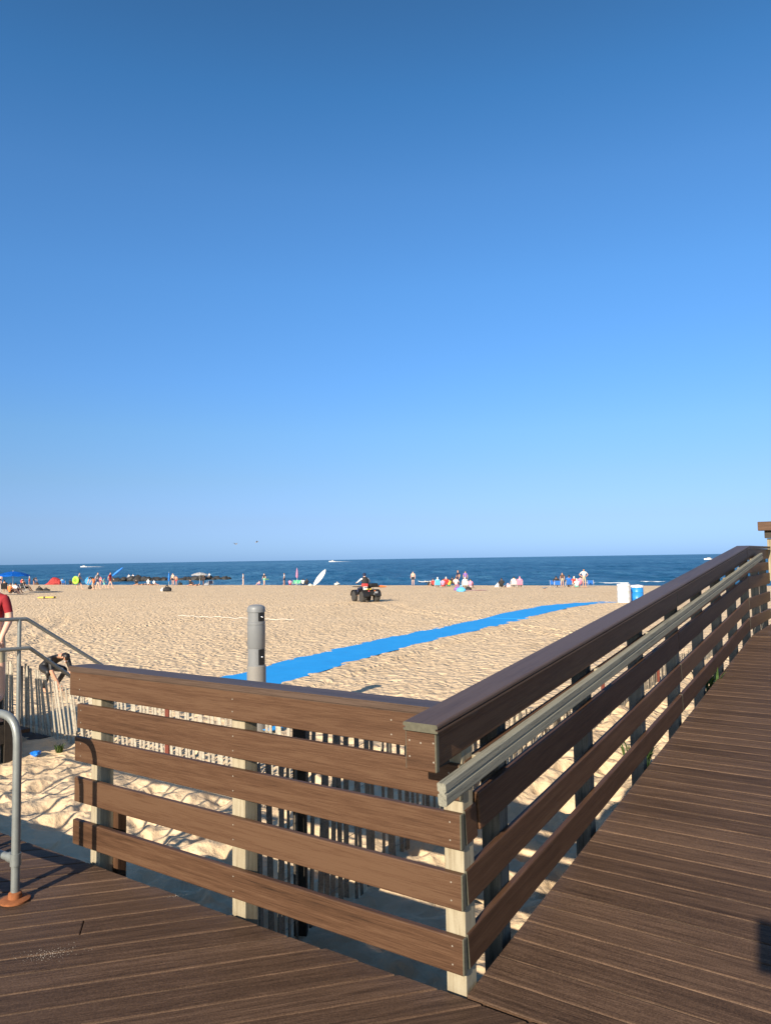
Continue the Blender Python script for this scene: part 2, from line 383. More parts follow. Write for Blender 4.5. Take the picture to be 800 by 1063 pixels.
def build_sand():
    rings = [0.6]
    while rings[-1] < 7: rings.append(rings[-1]*1.0085+0.004)
    while rings[-1] < 60: rings.append(rings[-1]*1.0058)
    while rings[-1] < 240: rings.append(rings[-1]*1.02)
    angs = []
    a = -180.0
    while a < 180:
        angs.append(a)
        a += 0.28 if -36 <= a < 40 else 4.0
    verts = []; amt = []
    for r in rings:
        for an in angs:
            x = r*math.sin(R(an)); y = r*math.cos(R(an))
            z = macro(x, y)
            if -40 < an < 44 and r < 75:
                near = 1.0 - 0.74*sstep(7.5, 14, r)
                hd_ = dents(x, y)*near*(1-0.8*sstep(50, 80, r))*(1.0+0.4*(1-sstep(6, 11, r)))
                if 8 < r < 42:
                    tk = track(x, y)
                    if tk < -0.005: hd_ = 0.35*hd_+tk
                    else: hd_ += tk
                if r > 9 and y > 9:
                    pd = path_dist(x, y)
                    if pd < 1.4:
                        pe = 0.68+0.24*noise.noise(Vector((x*0.9, y*0.9, 4)))+0.18*noise.noise(Vector((x*3.7, y*3.7, 6)))
                        pe -= 0.55*sstep(31.5, 35.5, y)
                        t_ = sstep(pe-0.07, pe+0.05, pd)
                        hd_ = (1-t_)*(-0.02) + t_*(0.035+0.015*noise.noise(Vector((x*3, y*3, 2)))+hd_*(0.25+0.75*sstep(0.8, 1.4, pd)))
                z += hd_
                if r < 20: z += mound(x, y)
            verts.append((x, y, z))
            amt.append(0.42+0.20*sstep(8, 16, r))
    n = len(angs); faces = []
    for i in range(len(rings)-1):
        for j in range(n):
            k = (j+1) % n
            faces.append((i*n+j, i*n+k, (i+1)*n+k, (i+1)*n+j))
    faces.append(tuple(range(n))[::-1])
    me = bpy.data.meshes.new('sand'); me.from_pydata(verts, [], faces)
    at = me.attributes.new('bumpamt', 'FLOAT', 'POINT'); at.data.foreach_set('value', amt)
    me.polygons.foreach_set('use_smooth', [True]*len(me.polygons))
    me.materials.append(M['sand'])
    if me.polygons[0].normal.z < 0: me.flip_normals()
    o = bpy.data.objects.new('sand', me); COL.objects.link(o)
    tag(o, 'trodden golden beach sand full of footprints', 'sand', kind='structure')
build_sand()

# ------------------------------------------------------------------ sea
def build_sea():
    rs = [60.0]
    while rs[-1] < 800: rs.append(rs[-1]*1.0062)
    while rs[-1] < 30000: rs.append(rs[-1]*1.06)
    angs = [-58+i*0.5 for i in range(40)] + [-38+i*0.16 for i in range(490)] + [40.4+i*0.6 for i in range(50)]
    verts = []
    for r in rs:
        for an in angs:
            x = r*math.sin(R(an)); y = r*math.cos(R(an)); z = WATER
            if r < 900:
                s = SN.x*x+SN.y*y; t = SN.y*x-SN.x*y
                f = 1-sstep(500, 900, r)
                w1 = noise.noise(Vector((s*0.12, t*0.05, 0))); w2 = noise.noise(Vector((s*0.33, t*0.16, 7)))
                z += f*(0.34*w1*abs(w1)*2+0.30*(0.5-abs(w2)*2))
            verts.append((x, y, z))
    n = len(angs); faces = []
    for i in range(len(rs)-1):
        for j in range(n-1):
            faces.append((i*n+j, i*n+j+1, (i+1)*n+j+1, (i+1)*n+j))
    me = bpy.data.meshes.new('sea'); me.from_pydata(verts, [], faces)
    if me.polygons[0].normal.z < 0: me.flip_normals()
    me.polygons.foreach_set('use_smooth', [True]*len(me.polygons))
    me.materials.append(M['sea'])
    o = bpy.data.objects.new('sea', me); COL.objects.link(o)
    tag(o, 'deep blue sea ruffled by small waves', 'sea', kind='structure')
build_sea()

# ------------------------------------------------------------------ planked decks
def plank_mesh(n, pitch, wid, x0, x1, y0, thick=0.025, jit=0.0):
    """planks along local X stacked along local Y, top face at z=0"""
    bm = bmesh.new(); lay = bm.faces.layers.float.new('rnd')
    for i in range(n):
        yc = y0 + i*pitch
        before = set(bm.faces)
        box(bm, ((x0+x1)/2, yc+random.uniform(-jit, jit), -thick/2), (x1-x0, wid, thick), bevel=0.005, seg=2)
        rv = random.random()
        for f in bm.faces:
            if f not in before: f[lay] = rv
    return bm
def rnd_to_attr(o): return o
# level deck: planks run diagonally
DAZ = R(75.5)
dx = Vector((math.sin(DAZ), math.cos(DAZ), 0)); dy = Vector((-dx.y, dx.x, 0))
JI, JX = 7, -1.51
def build_deck():
    Mt = frame(P(-0.02, 0), dx, dy)
    Mi = Mt.inverted()
    out = bmesh.new(); lay = out.faces.layers.float.new('rnd')
    pn = Mi.to_3x3() @ U
    for i in range(-45, 36):
        bm = bmesh.new(); L2 = bm.faces.layers.float.new('rnd')
        yc = 0.0137 + i*0.1445
        # board runs joined end to end
        cuts = sorted([-9.0, 9.0] + [(-0.86 + ((i*7) % 5)*3.66*0.37) % 3.66 - 3.66*k for k in range(0, 3)])
        segs = [(-9.0, 9.0)] if i != JI else [(-9.0, JX-0.0015), (JX+0.0015, 9.0)]
        for s0, s1 in segs:
            before = set(bm.faces)
            box(bm, ((s0+s1)/2, yc, -0.0125), (s1-s0, 0.139, 0.025), bevel=0.0055, seg=2)
            rv = random.random()
            for f in bm.faces:
                if f not in before: f[L2] = rv
        co = Mi @ P(-0.02+random.uniform(-0.007, 0.007), 0)
        for (pc, nrm) in ((co, pn), (Mi @ P(0, 7.0), Mi.to_3x3() @ V), (Mi @ P(-6.0, 0), Mi.to_3x3() @ -U), (Mi @ P(0, -4.2), Mi.to_3x3() @ -V)):
            g = bm.verts[:]+bm.edges[:]+bm.faces[:]
            r = bmesh.ops.bisect_plane(bm, geom=g, plane_co=pc, plane_no=nrm, clear_outer=True)
            es = [e for e in r['geom_cut'] if isinstance(e, bmesh.types.BMEdge)]
            if es: bmesh.ops.holes_fill(bm, edges=es, sides=40)
        tmp = bpy.data.meshes.new('t'); bm.to_mesh(tmp); bm.free(); out.from_mesh(tmp); bpy.data.meshes.remove(tmp)
    o = link('deck', out, M['deck'], M=Mt)
    tag(o, 'lower boardwalk deck of brown composite planks laid diagonally', 'deck', kind='structure')
    bm = bmesh.new()
    J = lambda a0, a1, b0, b1, z0, z1: box(bm, ((a0+a1)/2, (b0+b1)/2, (z0+z1)/2), (abs(a1-a0), abs(b1-b0), z1-z0))
    J(-0.10, -0.06, -4.0, 6.9, -0.24, -0.028)
    for k in range(9): J(-5.9, -0.11, -3.9+1.3*k, -3.86+1.3*k, -0.22, -0.03)
    # ground cover boards below the deck keep out the light
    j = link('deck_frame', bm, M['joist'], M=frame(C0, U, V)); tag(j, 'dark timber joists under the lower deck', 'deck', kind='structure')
build_deck()
def build_ramp():
    a0 = 0.012; nr = int((LAND_A-a0)/0.1445)
    Xd = -V; Yd = (U+SLOPE*Z).normalized()
    Mt = frame(P(0, -0.004, 0), Xd, Yd)
    bm = plank_mesh(nr, 0.1448, 0.1395, 0.0, 3.6, a0+0.066)
    # straight free edge with tiny unevenness
    for v in bm.verts:
        pass
    o = link('ramp', bm, M['deck'], M=Mt); tag(o, 'sloping boardwalk ramp of brown composite planks', 'ramp', kind='structure')
    Mt = frame(P(LAND_A+0.004, -0.004, rampz(LAND_A)), Xd, U)
    bm = plank_mesh(14, 0.1448, 0.1395, 0.0, 3.6, 0.066)
    o = link('landing', bm, M['deck'], M=Mt); tag(o, 'level landing of brown planks at the top of the ramp', 'landing', kind='structure')
    bm = bmesh.new()
    Mj = frame(P(0, 0, 0), U+SLOPE*Z, V)
    for bb in (-0.08, -1.2, -2.4, -3.5): box(bm, (3.8, bb, -0.15), (7.4, 0.04, 0.22), M=Mj)
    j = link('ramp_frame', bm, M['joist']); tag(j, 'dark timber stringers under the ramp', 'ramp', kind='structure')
build_ramp()

# ------------------------------------------------------------------ railings
def board_part(name, parent, p0, xd, yd, L, t, w, mat, screws=(), bevel=0.005, endmat=None, label=None, shape=None):
    """board with its length on local X, thickness on local Y, width on local Z; p0 is its low front start corner"""
    bm = bmesh.new()
    box(bm, (L/2, t/2, w/2), (L, t, w), bevel=bevel, seg=2)
    if endmat is not None:
        for f in bm.faces:
            c = f.calc_center_median()
            if c.x < 0.004 or c.x > L-0.004: f.material_index = 1
    for (sx, sz) in screws:
        r = bmesh.ops.create_circle(bm, cap_ends=True, radius=0.0036, segments=8)
        for v in r['verts']: v.co = Vector((sx+v.co.x, -0.0012, sz+v.co.y))
        for v in r['verts']:
            for f in v.link_faces: f.material_index = 2
    mats = [mat, M['endgrain'] if endmat is None else endmat, M['screw']]
    Mw = frame(p0, xd, yd)
    Ml = Matrix.Translation(-parent.location) @ Mw if parent else Mw
    return link(name, bm, mats, parent, Ml, label=label)
def post_part(parent, a0, b0, z0, z1, w=0.089, name='post', mat=None):
    p0 = P(a0, b0, z0)
    return board_part(name, parent, p0, Z, U, z1-z0, w, w, mat or M['post'], bevel=0.004)   # X up, Y along U

short = empty('deck_railing', P(0, 0, -0.05), 'short level railing of five brown composite boards, left of the ramp corner', 'railing', 'brown boardwalk railings')
LL = 2.568
zb = [(0.069, 0.209), (0.3135, 0.4535), (0.546, 0.686), (0.738, 0.878)]
# boards start at the left end (b = LL) and run towards the corner: local X = -V, local Y = U
for i, (z0, z1) in enumerate(zb):
    L = LL + (0.0 if i < 3 else -0.02)
    sc = [(x, z) for x in (0.06, LL-1.26, LL-0.05) for z in (0.035, 0.105)]
    st = {0: LL+0.012, 1: LL, 2: LL, 3: LL-0.02}[i]
    board_part('rail_board', short, P(0, st, z0), -V, U, st-0.0, 0.030, z1-z0, M['rail'], [(st-LL+s[0], s[1]) for s in sc], endmat=M['endgrain'])
board_part('rail_board', short, P(0, LL+0.055, 0.922), -V, U, LL+0.055-0.115, 0.030, 0.14, M['rail'], [(x, z) for x in (0.1, 1.36, 2.3) for z in (0.04, 0.10)], endmat=M['endgrain'])
board_part('rail_board', short, P(0.125, LL+0.05, 0.922), -V, U, LL-0.08, 0.025, 0.14, M['rail'], label='brown board on the beach side of the railing, below its cap')
for b0 in (0.008, 1.212, LL-0.205):
    post_part(short, 0.032, b0, -0.55, 1.055)
# second post at the open end
# rounded cap
bm = bmesh.new()
cw = 0.145; cl = LL+0.065
prof = [(0.0, 0.0), (cl+0.02, 0.0), (cl+0.02, cw), (0.07, cw), (0.02, cw-0.05), (0.0, cw-0.11)]
vs0 = [bm.verts.new((x, y, 0)) for x, y in prof]; f = bm.faces.new(vs0)
r = bmesh.ops.extrude_face_region(bm, geom=[f]); bmesh.ops.translate(bm, verts=[v for v in r['geom'] if isinstance(v, bmesh.types.BMVert)], vec=(0, 0, 0.033))
bmesh.ops.recalc_face_normals(bm, faces=bm.faces)
bmesh.ops.bevel(bm, geom=bm.edges[:], offset=0.006, segments=2, affect='EDGES')
link('top_cap', bm, M['cap'], short, Matrix.Translation(-short.location) @ frame(P(-0.008, LL+0.065, 1.060), -V, U))
stub = empty('timber_stub', P(0.12, 2.31, -0.55), 'short dark brown timber stub standing just behind the left end of the short railing', 'post')
board_part('post', stub, P(0.12, 2.32, -0.6), Z, U, 0.88, 0.06, 0.075, M['rail'], bevel=0.004)

rail = empty('ramp_railing', P(0, 0, -0.05), 'long sloping brown railing climbing to the right beside the ramp', 'railing', 'brown boardwalk railings')
RU = (U + SLOPE*Z).normalized(); KL = math.sqrt(1+SLOPE**2)
def ramp_board(name, a0, a1, b_in, t, rz0, wid, mat, endmat=None, par=rail, screws=(), level=False, label=None):
    """b_in: coordinate of the deck-side face; board lies from b_in to b_in+t. local X along the slope, local Y = V (thickness)"""
    if level:
        return board_part(name, par, P(a0, b_in, rampz(LAND_A)+rz0), U, V, (a1-a0), t, wid, mat, screws, endmat=endmat, label=label)
    return board_part(name, par, P(a0, b_in, SLOPE*a0+rz0), RU, V, (a1-a0)*KL, t, wid, mat, screws, endmat=endmat, label=label)
joints = [0.0, 3.78, LAND_A]
LE = 9.38
def srows(L): return [(x, z) for x in (0.07, L*0.33, L*0.66, L-0.07) for z in (0.035, 0.105)]
for (z0) in (0.069, 0.3135):
    ramp_board('rail_board', 0.048, 3.78, 0.0, 0.030, z0, 0.14, M['rail'], M['endgrain'])
    ramp_board('rail_board', 3.785, LAND_A, 0.0, 0.030, z0, 0.14, M['rail'], M['endgrain'])
    ramp_board('rail_board', LAND_A+0.004, LE, 0.0, 0.030, z0, 0.14, M['rail'], M['endgrain'], level=True)
ramp_board('filler_board', 0.048, 0.15, 0.002, 0.030, 0.546, 0.14, M['rail'], M['endgrain'])
ramp_board('rail_board', 0.155, 3.70, -0.006, 0.034, 0.568, 0.155, M['rail'])
ramp_board('rail_board', 3.705, LAND_A, -0.006, 0.034, 0.568, 0.155, M['rail'])
ramp_board('rail_board', LAND_A+0.004, LE, -0.006, 0.034, 0.568, 0.155, M['rail'], level=True)
ramp_board('rail_board', 0.06, LAND_A, 0.003, 0.027, 0.762, 0.115, M['rail'])
ramp_board('rail_board', LAND_A+0.004, LE, 0.003, 0.027, 0.762, 0.115, M['rail'], level=True)
# fascia under the cap and its end block
ramp_board('fascia_board', -0.183, 3.74, 0.0, 0.025, 0.925, 0.14, M['rail'], M['endgrain'])
ramp_board('fascia_board', 3.745, LAND_A, 0.0, 0.025, 0.925, 0.14, M['rail'], M['endgrain'])
ramp_board('fascia_board', LAND_A+0.004, LE, 0.0, 0.025, 0.925, 0.14, M['rail'], level=True)
ramp_board('fascia_board', 0.14, LAND_A, 0.122, 0.025, 0.925, 0.14, M['rail'], label='brown fascia board on the beach side of the ramp railing')
board_part('end_block', rail, P(-0.212, 0.118, SLOPE*-0.212+0.920), -V, U, 0.118+0.018, 0.025, 0.148, M['rail'], [(0.02, 0.11), (0.07, 0.105), (0.125, 0.11), (0.125, 0.04), (0.02, 0.05)], endmat=M['endgrain'])
def grooved(bm, L, W_, H_, M_=None, mi_end=0):
    """decking board lying flat, rounded top edges, clip groove along both sides"""
    g = 0.009
    half = [(0.0, 0.003), (0.003, 0.0), (0.0, 0.010), (g, 0.011), (g, 0.018), (0.0, 0.019), (0.001, H_-0.006), (0.006, H_)]
    prof = [(0.003, 0.0), (0.0, 0.003), (0.0, 0.009), (g, 0.010), (g, 0.017), (0.0, 0.018), (0.0, H_-0.007), (0.002, H_-0.002), (0.007, H_)]
    prof = prof + [(W_-y, z) for y, z in prof[::-1]]
    r0 = [bm.verts.new((0, y, z)) for y, z in prof]; r1 = [bm.verts.new((L, y, z)) for y, z in prof]
    n = len(prof)
    for k in range(n): bm.faces.new((r0[k], r0[(k+1) % n], r1[(k+1) % n], r1[k]))
    f = bm.faces.new(r0[::-1]); f.material_index = mi_end
    bm.faces.new(r1)
    bmesh.ops.recalc_face_normals(bm, faces=bm.faces)
def cap_part(a0, a1, level=False):
    bm = bmesh.new()
    L = (a1-a0)*(1 if level else KL)
    grooved(bm, L, 0.151, 0.033, mi_end=0 if level else 1)
    p = P(a0, -0.034, (rampz(LAND_A) if level else SLOPE*a0)+1.070)
    link('top_cap', bm, [M['cap'], M['endgrain']], rail, Matrix.Translation(-rail.location) @ frame(p, U if level else RU, V))
cap_part(-0.225, 3.80); cap_part(3.803, LAND_A-0.002); cap_part(LAND_A+0.003, LE, True)
for ar in (0.503, 1.676, 2.795, 3.865, 4.85, 5.796, 6.717, 7.672, 8.55, 9.33):
    post_part(rail, ar-0.089, 0.034, -0.55, rampz(ar-0.05)+1.066, mat=M['postshade'])
post_part(rail, -0.15, 0.01, 0.90, 1.055, name='blocking', mat=M['darkwood'])
# weathered grabrail, its profile grooved, standing off the boards on blocks
def grab():
    g0, g1 = -0.255, 8.165; z0, z1 = 0.884, 1.705
    sl = (z1-z0)/(g1-g0); X = (U+sl*Z).normalized()
    h = 0.086; t = 0.036
    prof = [(0.000, 0.004), (0.004, 0.0), (0.032, 0.0), (0.036, 0.004), (0.036, 0.030), (0.029, 0.034), (0.029, 0.040), (0.036, 0.044), (0.036, h-0.006), (0.031, h), (0.005, h), (0, h-0.006), (0, 0.044), (0.006, 0.040), (0.006, 0.034), (0, 0.030)]
    prof = [(y, h-z) for y, z in prof]
    bm = bmesh.new(); L = (g1-g0)*math.sqrt(1+sl*sl)
    nseg = 40; rings = []
    for i in range(nseg+1):
        x = L*i/nseg; wy = 0.002*noise.noise(Vector((x*0.8, 1, 0)))
        rings.append([bm.verts.new((x, y+wy, z-h)) for y, z in prof])
    n = len(prof)
    for r0, r1 in zip(rings, rings[1:]):
        for k in range(n): bm.faces.new((r0[k], r1[k], r1[(k+1) % n], r0[(k+1) % n]))
    bm.faces.new(rings[0]); bm.faces.new(rings[-1][::-1])
    bmesh.ops.recalc_face_normals(bm, faces=bm.faces)
    p = P(g0, -0.080, z0)
    link('grab_rail', bm, M['grey'], rail, Matrix.Translation(-rail.location) @ frame(p, X, V), label='weathered grey timber grab rail with a groove along its side')
    for a in (0.12, 1.64, 2.75, 3.82, 4.8, 5.75, 6.67, 7.62):
        zz = z0+sl*(a-g0)
        board_part('rail_block', rail, P(a-0.03, -0.046, zz-0.079), U, V, 0.06, 0.040, 0.06, M['post'], bevel=0.003)
grab()
# next railing beyond the landing
up_rail = empty('landing_railing', P(9.42, -0.05, rampz(9)), 'taller railing with brown cap and pale post beyond the end of the ramp landing', 'railing', 'brown boardwalk railings')
zl = rampz(9)
board_part('post', up_rail, P(9.40, -0.19, -0.5), Z, U, zl+0.5+1.22, 0.11, 0.13, M['post'])
board_part('top_cap', up_rail, P(9.35, 0.12, zl+1.335), -V, U, 2.4, 0.15, 0.13, M['rail'], endmat=M['rail'])
board_part('blocking', up_rail, P(9.42, 0.045, zl+1.225), -V, U, 0.2, 0.10, 0.108, M['darkwood'])
board_part('post', up_rail, P(9.47, -0.07, zl+0.6), Z, U, 0.62, 0.09, 0.09, M['post'])
for z0 in (0.08, 0.31, 0.54, 0.77): board_part('rail_board', up_rail, P(9.395, -0.20, zl+z0), -V, U, 2.2, 0.030, 0.14, M['rail'])

# ------------------------------------------------------------------ pipe handrails on the deck
def deck_handrail(a, b, label, group):
    t = empty('pipe_handrail', P(a, b, 0), label, 'handrail', group)
    off = Matrix.Translation(-t.location)
    bm = bmesh.new()
    p = P(a, b, 0.0)
    tube(bm, fillet([p, P(a, b, 0.92), P(a-0.03, b+0.62, 0.92), P(a-0.03, b+0.62, 0.0)], 0.14), 0.0215, 14)
    link('pipe_loop', bm, M['galv'], t, off, smooth=False)
    bm = bmesh.new(); tube(bm, [P(a, b+0.0, 0.205), P(a-0.03, b+0.62, 0.205)], 0.019, 12)
    link('low_pipe', bm, M['galv'], t, off)
    for bb in (b, b+0.62):
        q = P(a-0.03*(bb-b)/0.62, bb, 0.205)
        bm = bmesh.new(); tube(bm, [q-0.03*Z, q+0.03*Z], 0.027, 12); tube(bm, [q, q+V*(0.06 if bb == b else -0.06)], 0.025, 12)
        link('pipe_fitting', bm, M['galv'], t, off)
        bm = bmesh.new(); q = P(a-0.03*(bb-b)/0.62, bb, 0)
        lathe(bm, [(0.072, 0.002), (0.072, 0.010), (0.06, 0.014), (0.034, 0.016), (0.032, 0.04), (0.024, 0.046)], 20, c=q)
        link('rusty_flange', bm, M['rust'], t, off)
    return t
deck_handrail(-0.499, 2.30, 'galvanised pipe handrail loop with rusty flanges at the left edge of the deck', 'galvanised deck handrails')
deck_handrail(-0.86, 2.375, 'second galvanised pipe handrail loop farther back on the deck', 'galvanised deck handrails')

# rusty offcut plate at the handrail foot
# ------------------------------------------------------------------ steps with pipe rails down to the beach
stair = empty('beach_stairs', P(1.3, 6.9, SAND), 'timber steps with dark skirt boards going down to the sand at the left edge', 'stairs')
so = Matrix.Translation(-stair.location)
bm = bmesh.new(); lay = bm.faces.layers.float.new('rnd')
FM = frame(C0, U, V)
box(bm, (1.0, 7.6, -0.02), (1.9, 2.0, 0.04), M=FM)
for k in range(3): box(bm, (2.05+0.28*k, 8.0, -0.15*(k+1)), (0.30, 1.5, 0.04), M=FM)
link('stair_treads', bm, M['deck'], stair, so)
bm = bmesh.new(); lay = bm.faces.layers.float.new('rnd')
box(bm, (1.0, 6.58, -0.13), (1.9, 0.04, 0.20), M=FM)
for k in range(9):
    box(bm, (0.15+0.21*k, 6.57, -0.20), (0.10, 0.03, 0.6), M=FM)
link('skirt_boards', bm, M['darkwood'], stair, so)
for a in (0.1, 1.9):
    for b in (6.65, 8.5):
        bm = bmesh.new(); lay = bm.faces.layers.float.new('rnd'); box(bm, (a, b, -0.3), (0.14, 0.14, 0.6), M=FM); link('stair_post', bm, M['darkwood'], stair, so)
def stair_rail(base, label):
    t = empty('stair_handrail', base, label, 'handrail', 'pipe handrails of the beach stairs')
    off = Matrix.Translation(-base)
    return t, off
q0 = at_depth(28, 642.5, 8.2); q1 = at_depth(105, 690, 8.97); q2 = at_depth(0, 643.5, 7.95)
r0 = at_depth(31, 672.5, 8.2); r1 = at_depth(70, 699.5, 8.75); r2 = at_depth(0, 675, 7.95)
pb = at_depth(20.5, 650, 8.13)
shr = empty('stair_handrail', Vector((pb.x, pb.y, 0)), 'grey twin pipe handrail sloping down to the sand beside the beach stairs', 'handrail')
off = Matrix.Translation(-shr.location)
dd = (q1-q0)
bm = bmesh.new(); tube(bm, fillet([q2+(q2-q0)*1.5, q0, q0+dd*1.5, Vector((q0.x+dd.x*1.5, q0.y+dd.y*1.5, SAND-0.2))], 0.07, 5), 0.021, 12); link('upper_pipe', bm, M['galv'], shr, off)
dr = (r1-r0)
bm = bmesh.new(); tube(bm, fillet([r2+(r2-r0)*1.5, r0, r0+dr*1.9], 0.06, 5), 0.021, 12); link('lower_pipe', bm, M['galv'], shr, off)
bm = bmesh.new(); zt = at_depth(20.5, 643, 8.13).z; tube(bm, [Vector((pb.x, pb.y, zt)), Vector((pb.x, pb.y, -0.12))], 0.021, 12); link('upright_pipe', bm, M['galv'], shr, off)

# ------------------------------------------------------------------ slatted sand fences
def slat_fence(label, pts, top, lean, posts, spacing=0.088, sw=0.036, st=0.009, postmat=None, skip=None, dark=None, slatmat='slat'):
    """pts: list of (a,b) along the fence; top(s) height of the slat tops, lean(s) sideways lean"""
    base = P(*pts[0], SAND)
    t = empty('sand_fence', base, label, 'fence', 'slatted sand fences')
    off = Matrix.Translation(-base)
    seg = []; tot = 0
    for q0, q1 in zip(pts, pts[1:]):
        d = math.hypot(q1[0]-q0[0], q1[1]-q0[1]); seg.append((tot, d, q0, q1)); tot += d
    def pos(s):
        for s0, d, q0, q1 in seg:
            if s <= s0+d or (s0, d, q0, q1) == seg[-1]:
                k = (s-s0)/d; a = q0[0]+(q1[0]-q0[0])*k; b = q0[1]+(q1[1]-q0[1])*k
                tx = (P(q1[0], q1[1])-P(q0[0], q0[1])).normalized()
                return P(a, b), tx
    bm = bmesh.new(); lay = bm.faces.layers.float.new('rnd')
    s = 0.03; wires = {0: [], 1: [], 2: [], 3: []}
    i = 0
    while s < tot:
        p, tx = pos(s)
        zt = top(s)+random.uniform(-0.03, 0.03); ln = lean(s)+random.uniform(-0.05, 0.05)
        zb_ = macro(p.x, p.y)-0.25
        H = zt-zb_
        X = (Z + tx*math.tan(ln) ).normalized()
        nrm = tx.cross(Z); nrm = (nrm + tx*random.uniform(-0.25, 0.25)).normalized()
        Y = nrm
        Mx = frame(Vector((p.x, p.y, zb_)) - tx*math.tan(ln)*0.25 + nrm*random.uniform(-0.015, 0.015), X, Y)
        before = set(bm.faces)
        wv = sw*random.uniform(0.85, 1.1)
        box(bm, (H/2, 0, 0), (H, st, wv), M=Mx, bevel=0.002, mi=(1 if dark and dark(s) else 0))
        rv = random.random()
        for f in bm.faces:
            if f not in before: f[lay] = rv
        for k in wires:
            hh = min(0.25+0.12+0.27*k, H-0.03)
            wires[k].append(Mx @ Vector((hh, 0.008*(1 if i % 2 else -1), 0)))
        i += 1
        s += spacing*random.uniform(0.8, 1.2)
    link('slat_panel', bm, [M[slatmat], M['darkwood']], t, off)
    bm = bmesh.new()
    for k in wires: tube(bm, wires[k], 0.0022, 4)
    link('fence_wire', bm, M['wire'], t, off)
    for (s, zt, r, mt) in posts:
        p, tx = pos(s)
        bm = bmesh.new(); box(bm, (p.x, p.y, (zt+SAND-0.3)/2), (r, r, zt-SAND+0.3), bevel=0.004); lay = bm.faces.layers.float.new('rnd')
        link('fence_post', bm, mt, t, off)
    return t
# far fence, runs parallel to the short railing
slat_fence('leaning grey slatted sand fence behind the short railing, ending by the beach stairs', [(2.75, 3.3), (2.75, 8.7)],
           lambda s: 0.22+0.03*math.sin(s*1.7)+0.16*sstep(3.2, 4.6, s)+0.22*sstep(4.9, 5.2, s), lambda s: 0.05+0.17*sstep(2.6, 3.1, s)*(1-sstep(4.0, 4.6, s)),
           [(1.78, 0.24, 0.045, M['rustred']), (5.15, 0.62, 0.08, M['darkwood'])], dark=lambda s: s > 4.3, spacing=0.074, sw=0.040)  # left-end slats switch to the dark wood as painted shade
# near fence, from the second post of the short railing, then along the ramp
def topB(s):
    return 0.68-0.26*sstep(1.0, 2.3, s)-0.22*sstep(2.3, 4.0, s)-0.20*sstep(4.4, 6.5, s)
slat_fence('weathered slatted sand fence running along the beach side of the ramp', [(0.16, 1.28), (0.69, 1.447), (2.2, 1.56), (14.0, 1.55)],
           topB, lambda s: 0.03*math.sin(s*2.1),
           [(0.58, 0.75, 0.075, M['darkwood']), (3.4, 0.40, 0.04, M['rustred']), (6.4, 0.25, 0.04, M['rustred']), (9.0, 0.2, 0.04, M['rustred'])], slatmat='slatdark', sw=0.043, spacing=0.084)

# ------------------------------------------------------------------ shower bollard
bp_ = at_depth(266.3, 700, 9.7); bb = Vector((bp_.x, bp_.y, SAND))
bol = empty('shower_bollard', bb, 'round grey foot shower bollard standing behind the short railing', 'bollard')
h0 = -SAND
bm = bmesh.new(); lathe(bm, [(0.122, -0.2), (0.122, h0+0.345), (0.118, h0+0.35)], 40); link('lower_shaft', bm, M['bollardlow'], bol, Matrix.Identity(4))
bm = bmesh.new(); lathe(bm, [(0.110, h0+0.34), (0.110, h0+0.355), (0.110, h0+0.57), (0.110, h0+0.58)], 40); link('button_section', bm, M['bollard'], bol, Matrix.Identity(4))
bm = bmesh.new(); lathe(bm, [(0.112, h0+0.574), (0.115, h0+0.578), (0.115, h0+0.865), (0.110, h0+0.868), (0.110, h0+0.876), (0.116, h0+0.879), (0.116, h0+0.912), (0.110, h0+0.916)], 40); link('middle_shaft', bm, M['bollard'], bol, Matrix.Identity(4))
bm = bmesh.new(); lathe(bm, [(0.108, h0+0.90), (0.108, h0+0.925), (0.108, h0+1.04)], 40); link('button_section', bm, M['bollard'], bol, Matrix.Identity(4))
bm = bmesh.new(); lathe(bm, [(0.112, h0+1.034), (0.116, h0+1.038), (0.116, h0+1.075), (0.112, h0+1.098), (0.098, h0+1.116), (0.07, h0+1.128), (0.03, h0+1.134), (0.001, h0+1.135)], 40); link('dome_cap', bm, M['bollard'], bol, Matrix.Identity(4))
for z0, z1 in ((0.925, 1.03), (0.365, 0.565)):
    bm = bmesh.new()
    ang = [math.radians(-90+24+k*4) for k in range(15)]
    for r_ in (0.1135, 0.104):
        pass
    ring = []
    for a in ang: ring.append([bm.verts.new((r_*math.cos(a), r_*math.sin(a), h0+z)) for r_, z in ((0.106, z0), (0.1135, z0), (0.1135, z1), (0.106, z1))])
    for s0, s1 in zip(ring, ring[1:]):
        for k in range(4): bm.faces.new((s0[k], s1[k], s1[(k+1) % 4], s0[(k+1) % 4]))
    bm.faces.new(ring[0][::-1]); bm.faces.new(ring[-1]); bmesh.ops.recalc_face_normals(bm, faces=bm.faces)
    pnl = link('button_panel', bm, M['black'], bol, Matrix.Identity(4))
    bm = bmesh.new(); a = R(-90+48); zz = h0+(z0+z1)/2
    c = Vector((0.112*math.cos(a), 0.112*math.sin(a), zz)); dr_ = Vector((math.cos(a), math.sin(a), 0))
    tube(bm, [c, c+dr_*0.012, c+dr_*0.020], [0.016, 0.016, 0.010], 14)
    link('push_button', bm, M['chrome'], pnl, Matrix.Identity(4))

